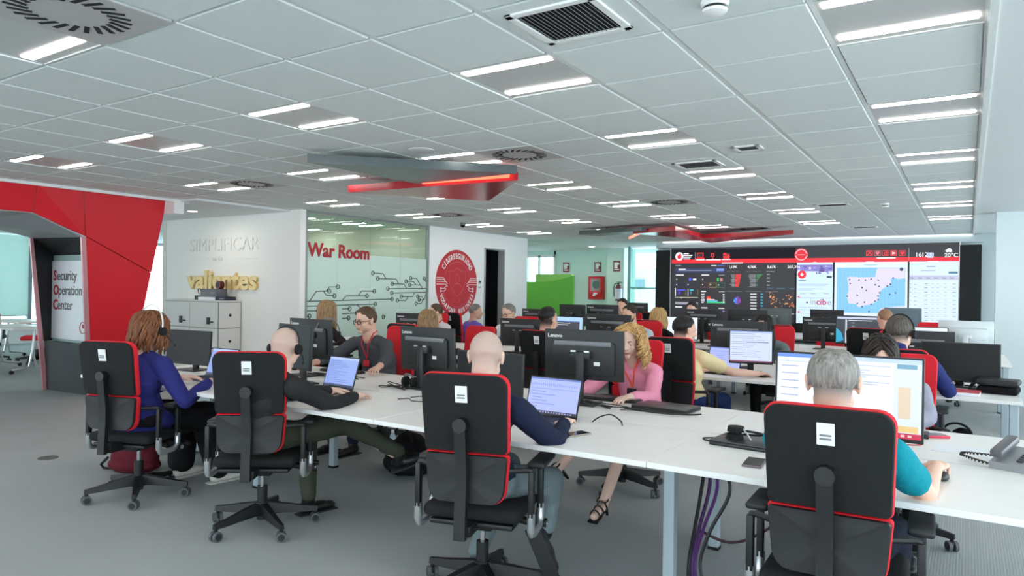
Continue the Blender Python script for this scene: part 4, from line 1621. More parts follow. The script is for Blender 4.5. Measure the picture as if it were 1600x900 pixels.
def screen_page(kind, w_, h_, parent, y, z, name='screen'):
    P = Panel(y)
    x0, x1, z0, z1 = -w_ / 2, w_ / 2, z - h_ / 2, z + h_ / 2
    r = random.Random(len(kind) * 7 + int(w_ * 1000))

    def rr(a, b_, c, d, col):
        P.rect(x0 + a * w_, z1 - b_ * h_, x0 + c * w_, z1 - d * h_, col)
    if kind == 'off':
        P.mats.append(SCREENOFF)
        P.mb.quad((x0, y, z0), (x1, y, z0), (x1, y, z1), (x0, y, z1))
    elif kind == 'document':
        rr(0, 0, 1, 1, (196, 210, 238))
        rr(0, 0, 1, 0.045, (150, 176, 226))
        rr(0.02, 0.07, 0.6, 0.10, (150, 160, 190))
        for k in range(12):
            rr(0.05 + 0.25 * (k % 3 == 2), 0.16 + k * 0.06, 0.35 + 0.5 * r.random(), 0.175 + k * 0.06, (140, 152, 186))
        rr(0.40, 0.34, 0.92, 0.365, (84, 96, 140))
        rr(0, 0.955, 1, 1, (120, 60, 90))
    elif kind == 'list':
        rr(0, 0, 1, 1, (146, 166, 226))
        rr(0, 0, 1, 0.08, (176, 194, 240))
        for k in range(14):
            rr(0.04, 0.13 + k * 0.06, 0.30 + 0.6 * r.random(), 0.147 + k * 0.06, (108, 128, 196))
        rr(0, 0.94, 1, 1, (66, 72, 110))
    elif kind == 'lavender':
        rr(0, 0, 1, 1, (170, 182, 244))
        rr(0, 0, 1, 0.05, (110, 124, 190))
        for k in range(22):
            rr(0.04 + k * 0.042, 0.13 + 0.05 * r.random(), 0.06 + k * 0.042, 0.22, (130, 142, 214))
        rr(0.03, 0.30, 0.95, 0.315, (132, 144, 216))
        for k in range(6):
            rr(0.06, 0.38 + k * 0.085, 0.2 + 0.4 * r.random(), 0.40 + k * 0.085, (126, 138, 210))
        rr(0, 0.92, 1, 1, (40, 42, 60))
        for k in range(16):
            rr(0.06 + k * 0.055, 0.94, 0.09 + k * 0.055, 0.98, (150, 150, 190))
    elif kind == 'mail':
        rr(0, 0, 1, 1, (214, 230, 250))
        rr(0, 0, 0.45, 0.05, (90, 140, 226))
        rr(0.45, 0, 1, 0.05, (186, 208, 244))
        rr(0.02, 0.06, 0.82, 0.9, (236, 242, 252))
        rr(0.02, 0.10, 0.8, 0.11, (170, 190, 224))
        for k in range(7):
            rr(0.03, 0.16 + k * 0.1, 0.16, 0.175 + k * 0.1, (150, 170, 206))
            rr(0.42, 0.16 + k * 0.03, 0.55 + 0.25 * r.random(), 0.172 + k * 0.03, (176, 190, 220))
        rr(0.84, 0.06, 0.97, 0.12, (110, 160, 190))
        rr(0.85, 0.35, 0.93, 0.75, (224, 206, 178))
        rr(0.80, 0.84, 0.98, 0.92, (226, 196, 130))
        rr(0, 0.93, 1, 1, (196, 44, 76))
        for k in range(8):
            rr(0.6 + k * 0.045, 0.95, 0.625 + k * 0.045, 0.98, (240, 190, 200))
    elif kind == 'terminal':
        rr(0, 0, 1, 1, (170, 206, 250))
        rr(0.10, 0.13, 0.92, 1.0, (52, 56, 66))
        rr(0.10, 0.13, 0.92, 0.16, (90, 140, 220))
        for k in range(13):
            rr(0.13, 0.20 + k * 0.06, 0.2 + 0.45 * r.random(), 0.22 + k * 0.06, (206, 210, 216))
    elif kind == 'white':
        rr(0, 0, 1, 1, (220, 234, 252))
        for k in range(8):
            rr(0.08, 0.1 + k * 0.1, 0.3 + 0.6 * r.random(), 0.115 + k * 0.1, (184, 202, 230))
    elif kind == 'darkweb':
        rr(0, 0, 1, 1, (44, 50, 58))
        rr(0.02, 0.03, 0.98, 0.10, (190, 200, 220))
        rr(0.18, 0.13, 0.21, 1, (206, 214, 230))
        for k in range(6):
            rr(0.30, 0.22 + k * 0.13, 0.36, 0.27 + k * 0.13, (110, 116, 124))
        rr(0.24, 0.14, 0.7, 0.17, (200, 206, 214))
        P.poly([(x0, z0), (x0 + .15 * w_, z0 + .1 * h_), (x0 + .10 * w_, z0 + .4 * h_), (x0, z0 + .55 * h_)], (40, 160, 200))
    elif kind == 'report':
        rr(0, 0, 1, 1, (170, 200, 236))
        rr(0, 0.82, 1, 1, (60, 74, 96))
        for k in range(7):
            rr(0.1, 0.12 + k * 0.09, 0.3 + 0.5 * r.random(), 0.135 + k * 0.09, (120, 152, 206))
    return P.obj(name, parent)


def monitor(x, y, rz, label, zb=0.15, page='off', w_=MW, h_=MH, logo=True, tilt=3, group='black desktop monitors', body=None, z=DESK):
    """screen towards -y before turning; zb is the gap between desk and lower edge"""
    t = thing('monitor', label, 'monitor', (x, y, z), rz, group)
    bmat = body or pm('monitor_back', (32, 33, 35), 0.5, bump=0.05, scale=200)
    zc = zb + h_ / 2
    mb = MB()
    mb.box((0, 0.06, 0.006), (0.24, 0.19, 0.012), bev=0.005)
    mb.obj('base', body or DARK, t)
    mb = MB()
    mb.box((0, 0, 0), (0.055, 0.028, zc + 0.02), T(0, 0.085, zc / 2 + 0.01) @ RX(2), bev=0.006)
    mb.box((0, 0.065, zc), (0.13, 0.05, 0.05), bev=0.006)
    mb.mi = 1
    for sx in (-1, 1):
        mb.box((sx * 0.045, 0.091, zc + 0.028), (0.035, 0.006, 0.010))
    mb.obj('stand', [body or DARK, SILVER], t)
    mb = MB()
    M = T(0, 0, zc) @ RX(-tilt)
    mb.box((0, 0.012, 0), (w_, 0.022, h_), M, bev=0.004)
    mb.box((0, 0.032, -0.02), (w_ * 0.80, 0.034, h_ * 0.66), M, bev=0.012)
    ob = mb.obj('housing', bmat, t)
    s = screen_page(page, w_ - 0.018, h_ - 0.026, ob, -0.0005, 0.004)
    s.matrix_local = M
    if logo:
        mb = MB()
        mb.add(text_mesh('Lenovo', 0.034, 0.0006, 0.0006), M @ T(w_ / 2 - 0.022, 0.0235, h_ / 2 - 0.052) @ RZ(180) @ UP_TXT)
        mb.obj('logo', LOGOW, ob, None)
        mb = MB()
        mb.box((0, 0.043, h_ * 0.24), (w_ * 0.72, 0.016, 0.030), M, bev=0.004)
        mb.obj('vent_strip', GREYBAR, ob)
        mb = MB()
        mb.box((-0.10, 0.0495, -0.05), (0.04, 0.001, 0.024), M)
        mb.obj('sticker', STICKER, ob)
    return t


monitor(-5.56, 3.52, 6, 'low black monitor, switched off, before the woman in blue', 0.055, 'off', 0.54, 0.29)
monitor(-4.22, 3.52, -14, 'black monitor half hidden behind the bald man with the headset', 0.12, 'off')
monitor(-4.56, 4.00, 176, 'monitor back with a headset hung on it, before the man with glasses', 0.14)
monitor(-3.33, 4.02, 176, 'monitor back standing alone in the middle of the front row, left of the bald head', 0.12)
monitor(-2.10, 4.12, 188, 'monitor back in front of the woman in pink', 0.15)
monitor(-2.50, 3.60, 0, 'switched off monitor showing both sides of the bald head of the navy sweater man', 0.05, 'off', 0.50, 0.29)
monitor(-0.45, 3.42, 0, 'large bright monitor behind the grey haired head', 0.105, 'mail', 0.60, 0.36)
monitor(-6.04, 7.00, 190, 'black monitor back in front of the man in white by the seal', 0.08)
monitor(-4.38, 6.96, 182, 'monitor back in front of the grey haired man with glasses', 0.07)
monitor(-3.30, 7.05, 180, 'monitor back in front of the bearded man', 0.15)
monitor(-3.55, 6.52, -8, 'lit monitor with a dark terminal window, right of the short haired man', 0.13, 'terminal', 0.44, 0.33)
monitor(-1.90, 7.05, 186, 'monitor back in front of the headset woman in the distance', 0.13)
monitor(-1.62, 6.42, 14, 'small squarish lit monitor showing a document, right of the man in yellow', 0.10, 'document', 0.37, 0.30)
monitor(-0.05, 6.66, 2, 'switched off wide monitor beside the bag on the second row end', 0.055, 'off', 0.54, 0.305)
monitor(-0.36, 7.10, 180, 'monitor back peeking out left of the wide switched off monitor', 0.10)
monitor(-6.05, 10.10, 180, 'small monitor back in front of the green booth', 0.09)
monitor(-4.86, 10.15, 183, 'monitor back left of the bearded man in the third row', 0.19)
monitor(-5.15, 9.70, 165, 'slanted monitor back behind the short haired man', 0.19, logo=False)
monitor(-3.22, 10.12, 178, 'monitor back hiding all but a forehead below the dark dashboard', 0.16)
monitor(-3.42, 9.62, 0, 'bright white monitor right of the blonde woman', 0.06, 'white')
monitor(-2.62, 10.2, 182, 'plain dark monitor back right of the forehead', 0.17, logo=False)
monitor(-1.60, 10.12, 180, 'monitor back in front of the red chair below the news feed', 0.10)
monitor(-1.10, 9.66, 0, 'dark web page monitor left of the bald man in white', 0.11, 'darkweb', 0.60, 0.36)
monitor(-0.42, 9.66, 0, 'pale lit monitor right of the navy headset man', 0.06, 'white', 0.46, 0.30)
monitor(-0.02, 9.98, 176, 'white and silver all in one computer seen from the back at the third row end', 0.06, 'off', 0.56, 0.38, False, body=pm('aluminium_back', (206, 212, 214), 0.35, metal=0.3))
monitor(-5.6, 13.2, 180, 'dark monitor back in the last row near the fire cabinet', 0.18)
monitor(-2.05, 13.2, 180, 'dark monitor back in the last row under the news feed', 0.14, logo=False)
monitor(-0.90, 13.2, 180, 'grey blue monitor back in the last row under the map', 0.20, logo=False, body=pm('grey_blue_back', (104, 122, 132), 0.5))
monitor(-2.9, 13.2, 180, 'grey green monitor back in the last row under the pie chart', 0.14, logo=False, body=pm('grey_green_back', (96, 108, 106), 0.5))

# ------------------------------------------------------------------ laptops
def laptop(x, y, rz, label, page='list', open_=108, z=DESK, closed=False, wv=0.32, dv=0.22, group='open laptops'):
    t = thing('laptop', label, 'laptop', (x, y, z), rz, None if closed else group)
    cm = pm('laptop_black', (34, 35, 38), 0.4)
    mb = MB()
    mb.box((0, 0, 0.009), (wv, dv, 0.016), bev=0.004)
    b_ = mb.obj('base', cm, t)
    if closed:
        mb = MB()
        mb.box((0, 0, 0.0215), (wv, dv, 0.008), bev=0.003)
        mb.obj('lid', pm('laptop_lid_grey', (62, 62, 66), 0.35, metal=0.3), t)
        return t
    mb = MB()
    for r in range(5):
        for c in range(13):
            mb.box((-wv / 2 + 0.028 + c * 0.022, dv / 2 - 0.055 - r * 0.020, 0.0178), (0.018, 0.016, 0.0025))
    mb.obj('keyboard', pm('key_black', (22, 22, 24), 0.5), b_, None)
    mb = MB()
    mb.box((0, -dv / 2 + 0.04, 0.0172), (0.10, 0.055, 0.001))
    mb.obj('touchpad', pm('touchpad', (52, 53, 56), 0.35), b_)
    M = T(0, dv / 2 - 0.004, 0.016) @ RX(-(open_ - 90))
    mb = MB()
    mb.box((0, 0.004, 0.112), (wv, 0.007, 0.224), M, bev=0.002)
    l_ = mb.obj('lid', cm, t)
    s = screen_page(page, wv - 0.016, 0.205, l_, -0.0003, 0.115)
    s.matrix_local = M
    return t


laptop(-4.93, 3.28, 2, 'open laptop with blue list right of the woman in blue', 'list')
laptop(-3.76, 3.42, -3, 'open laptop under the hands of the bald man with a headset', 'list')
laptop(-1.98, 3.36, 0, 'open lavender laptop of the bald man in navy', 'lavender', wv=0.34)
laptop(-1.90, 6.38, -8, 'open lavender laptop in front of the man in yellow', 'lavender')
laptop(-6.18, 9.50, -10, 'open laptop of the man in purple by the doorway', 'white')
laptop(-5.95, 6.50, -16, 'open pale laptop right of the long haired woman', 'white')
laptop(-2.78, 9.50, 2, 'open laptop with a report behind the man in yellow', 'report')
laptop(-1.57, 4.20, -4, 'closed dark grey laptop on the desk right of the woman in pink', closed=True, wv=0.36, dv=0.24)

# ------------------------------------------------------------------ people
def remesh(mb, name, mats, parent, vox=0.008, smooth=3, disp=0.0, dscale=0.10, fac=0.5, post=None):
    """fuse overlapping shapes into one continuous surface"""
    me = mb.mesh(name + '_raw', mats)
    o = bpy.data.objects.new(name + '_raw', me)
    COL.objects.link(o)
    r = o.modifiers.new('r', 'REMESH')
    r.mode = 'VOXEL'
    r.voxel_size = vox
    if smooth:
        s = o.modifiers.new('s', 'SMOOTH')
        s.factor = fac
        s.iterations = smooth
    if disp:
        tx = bpy.data.textures.new('folds', 'CLOUDS')
        tx.noise_scale = dscale
        tx.noise_depth = 2
        d = o.modifiers.new('d', 'DISPLACE')
        d.texture = tx
        d.strength = disp
        d.mid_level = 0.5
        d.texture_coords = 'LOCAL'
    dg = bpy.context.evaluated_depsgraph_get()
    m2 = bpy.data.meshes.new_from_object(o.evaluated_get(dg))
    bpy.data.objects.remove(o)
    bpy.data.meshes.remove(me)
    m2.name = name
    m2.materials.clear()
    for m in (mats if isinstance(mats, (list, tuple)) else [mats]):
        m2.materials.append(m)
    if post:
        post(m2)
    for p in m2.polygons:
        p.use_smooth = True
    o = bpy.data.objects.new(name, m2)
    COL.objects.link(o)
    o.parent = parent
    return o


def skin_mat(name, c):
    m = pm(name, c, 0.5, bump=0.05, scale=120, var=0.04)
    m.node_tree.nodes['Principled BSDF'].inputs['Subsurface Weight'].default_value = 0.0
    return m


SKIN = skin_mat('skin_fair', (226, 180, 158))
SKINP = skin_mat('skin_pale', (230, 192, 174))
SKINT = skin_mat('skin_tan', (216, 170, 144))
EYEW = pm('eye_white', (232, 230, 226), 0.25)
EYED = pm('eye_dark', (46, 34, 28), 0.2)
LIP = pm('lips', (186, 112, 104), 0.5)
BROW = pm('eyebrow_brown', (84, 62, 48), 0.8)


def stubble_skin(base, c):
    """skin whose scalp carries very short hair of colour c where the mesh attribute says so"""
    nm = base.name + '_cropped_%d_%d_%d' % c
    if nm in MATS:
        return MATS[nm]
    m = base.copy()
    m.name = nm
    nt = m.node_tree
    b = nt.nodes['Principled BSDF']
    src = b.inputs['Base Color'].links[0].from_socket
    at = nt.nodes.new('ShaderNodeAttribute')
    at.attribute_name = 'stubble'
    mx = nt.nodes.new('ShaderNodeMix')
    mx.data_type = 'RGBA'
    nt.links.new(at.outputs['Fac'], mx.inputs[0])
    nt.links.new(src, mx.inputs[6])
    mx.inputs[7].default_value = rgb(c)
    nt.links.new(mx.outputs[2], b.inputs['Base Color'])
    MATS[nm] = m
    return m


def cloth(name, c, rough=0.85):
    return pm(name, c, rough, bump=0.25, scale=140, var=0.06, spec=0.2)


def hairm(name, c, var=0.3):
    return pm(name, c, 0.5, bump=0.7, scale=90, var=var, stretch=(1, 1, 0.12), spec=0.35)


def elbow(S, W_, l1, l2, hint):
    d = W_ - S
    L = min(d.length, (l1 + l2) * 0.995)
    dn = d.normalized()
    a = (l1 * l1 - l2 * l2 + L * L) / (2 * L)
    h = math.sqrt(max(0, l1 * l1 - a * a))
    hh = hint - dn * hint.dot(dn)
    hh = hh.normalized() if hh.length > 1e-5 else Vector((0, 0, -1))
    return S + dn * a + hh * h


def add_hand(mb, W_, d, side, grip=0.4, sc=1.0):
    """wrist, pointing direction, side +1 = right hand; palm faces down"""
    d = d.normalized()
    up = Vector((0, 0, 1))
    s = d.cross(up).normalized()              # to the right of the pointing direction
    n = s.cross(d).normalized()
    inn = s * (-side)                         # thumb side
    pc = W_ + d * 0.045 * sc
    M = Matrix((s, d, n)).transposed().to_4x4()
    mb.ball(pc, (0.040 * sc, 0.052 * sc, 0.017 * sc), 3, M)
    mb.cap(W_ - d * 0.02, W_ + d * 0.02, 0.026 * sc, 0.026 * sc)
    lens = [0.92, 1.05, 1.0, 0.80]
    for k in range(4):
        off = (-0.031 + 0.0205 * k) * sc
        b_ = W_ + d * (0.084 - 0.006 * (k == 3) - 0.004 * (k == 0)) * sc - inn * off
        dirv = (d - inn * (off * 3.2)).normalized()
        p = b_
        ang = 0.10
        for q, (L, bend) in enumerate(((0.040, 0.35), (0.026, 0.7), (0.020, 0.5))):
            ang += bend * grip * 1.2
            v = dirv * math.cos(ang) - n * math.sin(ang)
            p2 = p + v * L * lens[k] * sc
            mb.cap(p, p2, (0.0090 - 0.0008 * q) * sc, (0.0084 - 0.0008 * q) * sc, 10)
            p = p2
    b_ = W_ + d * 0.028 * sc + inn * 0.030 * sc - n * 0.004
    v = (d * 0.7 + inn * 0.65 - n * 0.25).normalized()
    p2 = b_ + v * 0.038 * sc
    v2 = (d * 0.95 + inn * 0.15 - n * 0.3).normalized()
    mb.cap(b_, p2, 0.0125 * sc, 0.0105 * sc)
    mb.cap(p2, p2 + v2 * 0.030 * sc, 0.0102 * sc, 0.0085 * sc)


# cranium used by heads and hair, in head space (x right, y ahead, z up)
CRC, CRR = Vector((0, -0.012, 0.028)), Vector((0.077, 0.098, 0.090))


def add_head(mb, M, wide=1.0, ears=True, nape=1.0):
    def b(c, r, sub=2):
        mb.ball(M @ Vector((c[0] * wide, c[1], c[2])), (r[0] * wide, r[1], r[2]) if hasattr(r, '__len__') else r, sub, M.to_3x3().to_4x4())
    b(CRC, CRR, 4)
    b((0, 0.030, -0.035), (0.060, 0.060, 0.074), 3)
    b((0, -0.046, -0.048), (0.062 * nape, 0.056, 0.066), 3)
    b((0, 0.068, -0.098), (0.024, 0.020, 0.018))
    for s in (-1, 1):
        b((s * 0.044, 0.012, -0.066), (0.022, 0.034, 0.030))
        b((s * 0.036, 0.064, -0.030), (0.022, 0.020, 0.020))
        b((s * 0.030, 0.080, 0.014), (0.024, 0.012, 0.009))
        if ears:
            b((s * 0.079, -0.008, -0.010), (0.010, 0.021, 0.033))
            b((s * 0.086, -0.016, 0.004), (0.006, 0.014, 0.022))
        b((s * 0.012, 0.098, -0.036), (0.009, 0.010, 0.008))
    mb.cyl(M @ Vector((0, 0.086, 0.012)), M @ Vector((0, 0.112, -0.030)), 0.008, 0.011, 10)
    mb.ball(M @ Vector((0, 0.110, -0.032)), 0.0115)
    b((0, 0.088, -0.060), (0.021, 0.012, 0.006))
    b((0, 0.086, -0.071), (0.018, 0.012, 0.006))


def face_bits(body, M, brow=BROW):
    sk = body.data.materials[0]
    for s in (-1, 1):
        mb = MB()
        mb.ball(M @ Vector((s * 0.031, 0.0740, -0.005)), 0.0102, 2)
        mb.mi = 1
        mb.ball(M @ Vector((s * 0.031, 0.0802, -0.0065)), 0.0054, 2)
        mb.mi = 2
        mb.ball(M @ Vector((s * 0.031, 0.0738, -0.0005)), (0.0128, 0.0112, 0.0090), 2)
        mb.ball(M @ Vector((s * 0.031, 0.0736, -0.0125)), (0.0122, 0.0098, 0.0060), 2)
        mb.obj('eye', [EYEW, EYED, sk], body)
        mb = MB()
        mb.tube([M @ Vector((s * x, y, z)) for x, y, z in ((0.014, 0.093, 0.017), (0.030, 0.092, 0.021), (0.048, 0.079, 0.016))], 0.0036, 6)
        mb.obj('eyebrow', brow, body)
    mb = MB()
    mb.tube([M @ Vector((x, y, z)) for x, y, z in ((-0.022, 0.090, -0.066), (-0.008, 0.099, -0.0635), (0.008, 0.099, -0.0635), (0.022, 0.090, -0.066))], 0.0048, 8)
    mb.obj('lips', LIP, body)


def hair_shell(parent, M, mat, thick=0.012, front=0.55, side=-0.15, back=-0.65, noise=0.004, name='hair', crown_gap=None, wide=1.0, taper=0.30):
    """close fitting cap of hair over the cranium with a shaped hairline"""
    mb = MB()
    bm = mb.bm
    nu, nv = 72, 44
    rnd_ = random.Random(5)
    ph = [rnd_.uniform(0, 6.28) for _ in range(6)]
    grid = []
    for j in range(nv + 1):
        row = []
        el = PI / 2 - PI * 0.86 * j / nv
        for i in range(nu):
            az = 2 * PI * i / nu
            d = Vector((math.sin(az) * math.cos(el), math.cos(az) * math.cos(el), math.sin(el)))
            y = d.y / max(1e-6, math.hypot(d.x, d.y))
            hl = side + (front - side) * max(0, (y - 0.15) / 0.85) ** 0.7 if y > 0.15 else side + (back - side) * min(1, max(0, (0.15 - y) / 1.0)) ** 0.8
            hl += 0.05 * math.sin(az * 9 + ph[0]) + 0.03 * math.sin(az * 23 + ph[1])
            m_ = d.z - hl
            t = max(0.0, min(1.0, m_ / taper))
            t = t * t * (3 - 2 * t)
            off = thick * t - 0.004
            if crown_gap:
                dd = (d - Vector(crown_gap[0]).normalized()).length
                g = max(0, min(1, (dd - crown_gap[1] * .6) / (crown_gap[1] * .6)))
                off = off * g - 0.004 * (1 - g)
            off += noise * t * (math.sin(az * 31 + el * 7 + ph[2]) * 0.5 + math.sin(az * 17 - el * 11 + ph[3]) * 0.5)
            p = CRC + Vector((d.x * (CRR.x + off) * wide, d.y * (CRR.y + off), d.z * (CRR.z + off)))
            row.append((bm.verts.new(M @ p), m_))
        grid.append(row)
    for j in range(nv):
        for i in range(nu):
            q = [grid[j][i], grid[j][(i + 1) % nu], grid[j + 1][(i + 1) % nu], grid[j + 1][i]]
            if max(k[1] for k in q) > -0.02:
                try:
                    bm.faces.new([k[0] for k in q])
                except ValueError:
                    pass
    bmesh.ops.delete(bm, geom=[v for v in bm.verts if not v.link_faces], context='VERTS')
    return mb.obj(name, mat, parent, 80)


def hair_locks(parent, M, mat, length=0.26, n=170, r=0.0075, out=0.012, curl=0.0, turns=3, zlo=-0.05, zhi=0.9, face_clear=0.35, seed=1, name='hair_locks', flare=0.25, part=0.0):
    """hanging locks of hair from the scalp"""
    mb = MB()
    R = random.Random(seed)
    axis = M.to_3x3()
    down = Vector((0, 0, -1))
    for k in range(n):
        for _ in range(60):
            z = R.uniform(zlo, zhi)
            az = R.uniform(0, 2 * PI)
            c = math.sqrt(max(0, 1 - z * z))
            d = Vector((math.sin(az) * c, math.cos(az) * c, z))
            if d.y > face_clear and z < 0.62:
                continue
            break
        pts = []
        L = length * R.uniform(0.82, 1.08)
        nseg = 16 if curl else 10
        # slide down over the head, then hang
        el = math.asin(max(-1, min(1, d.z)))
        azd = math.atan2(d.x, d.y)
        if azd == 0:
            azd = 0.01
        # front locks fall to the side
        tgt = azd
        if abs(azd) < 0.9:
            tgt = math.copysign(R.uniform(1.0, 1.35), azd - part)
        p = M @ (CRC + Vector((d.x * (CRR.x + out), d.y * (CRR.y + out), d.z * (CRR.z + out))))
        outv = (axis @ Vector((d.x, d.y, 0))).normalized()
        s = 0.0
        step = L / nseg
        ph = R.uniform(0, 6.28)
        for q in range(nseg + 1):
            f = q / nseg
            if el > -0.12:
                c = math.cos(el)
                o_ = out + 0.003 * R.random()
                pp_ = CRC + Vector((math.sin(azd) * c * (CRR.x + o_), math.cos(azd) * c * (CRR.y + o_), math.sin(el) * (CRR.z + o_)))
                P_ = M @ pp_
                el -= step / 0.095
                azd += (tgt - azd) * 0.28
                p = P_
                outv = (axis @ Vector((math.sin(azd), math.cos(azd), 0))).normalized()
            else:
                P_ = p + (down + outv * flare * (0.5 if f < 0.7 else -0.5)).normalized() * step
                p = P_
            if curl:
                e1 = outv if el <= -0.12 or q else (axis @ d).normalized()
                e2 = e1.cross(Vector((0, 0, 1)))
                e2 = e2.normalized() if e2.length > 1e-3 else Vector((1, 0, 0))
                w_ = curl * min(1, q / 3)
                P_ = P_ + e1 * (w_ * (1 + math.cos(turns * 6.28 * f + ph))) + e2 * (w_ * math.sin(turns * 6.28 * f + ph))
            pts.append(P_)
        mb.tube(pts, r, 5, taper=[0.7] + [1.0] * (nseg - 3) + [0.9, 0.65, 0.25])
    return mb.obj(name, mat, parent, 80)


def glasses(parent, M, mat=None):
    mb = MB()
    for s in (-1, 1):
        ring = [M @ Vector((s * 0.032 + 0.024 * math.cos(a) * (1 if abs(math.cos(a)) < .8 else .96), 0.101 - 0.25 * abs(0.024 * math.cos(a)) * (1 if s * math.cos(a) > 0 else 0), -0.006 + 0.0175 * math.sin(a))) for a in [k * PI / 10 for k in range(20)]]
        mb.tube(ring, 0.0034, 6, True)
        mb.tube([M @ Vector((s * 0.056, 0.096, 0.002)), M @ Vector((s * 0.079, 0.05, 0.004)), M @ Vector((s * 0.084, -0.005, 0.004))], 0.0024, 6)
    mb.tube([M @ Vector((-0.009, 0.103, -0.002)), M @ Vector((0, 0.106, 0.001)), M @ Vector((0.009, 0.103, -0.002))], 0.0024, 6)
    return mb.obj('glasses', mat or pm('dark_spectacle_frame', (22, 22, 26), 0.7, spec=0.2), parent)


def headset(M, label, band=None, mic=1, scale=1.0):
    """worn headset: its own thing"""
    loc = M.translation.copy()
    t = thing('headset', label, 'headset', loc)
    H_ = M.to_3x3().to_4x4() @ Matrix.Diagonal((scale, scale, scale, 1))
    mb = MB()
    a = [k * PI / 20 for k in range(-1, 22)]
    mb.tube([H_ @ Vector((0.094 * math.cos(x), -0.012, 0.012 + 0.118 * math.sin(x))) for x in a], 0.0055, 8)
    mb.obj('headband', band or BLACK, t)
    for s in (-1, 1):
        mb = MB()
        mb.cyl(H_ @ Vector((s * 0.083, -0.008, -0.008)), H_ @ Vector((s * 0.104, -0.008, -0.008)), 0.032, 0.028, 22)
        mb.obj('ear_cup', BLACKF, t)
    mb = MB()
    mb.tube([H_ @ Vector((mic * 0.100, 0.0, -0.015)), H_ @ Vector((mic * 0.096, 0.05, -0.055)), H_ @ Vector((mic * 0.07, 0.098, -0.075))], 0.003, 6)
    mb.ball(H_ @ Vector((mic * 0.066, 0.102, -0.076)), 0.008)
    mb.obj('microphone', BLACK, t)
    return t


def lanyard(parent, nk, chest, belly, col, badge):
    mb = MB()
    for s in (-1, 1):
        mb.tube([nk + Vector((s * 0.045, -0.05, 0.02)), nk + Vector((s * 0.068, 0.02, 0.0)), chest + Vector((s * 0.040, 0.012, 0.03)), belly + Vector((s * 0.008, 0.014, 0.06)), belly + Vector((0, 0.016, 0.035))], 0.006, 6)
    o = mb.obj('lanyard', col, parent)
    mb = MB()
    mb.box(belly + Vector((0, 0.02, 0)), (0.075, 0.006, 0.055), bev=0.003)
    mb.obj('badge', badge, o)
    return o


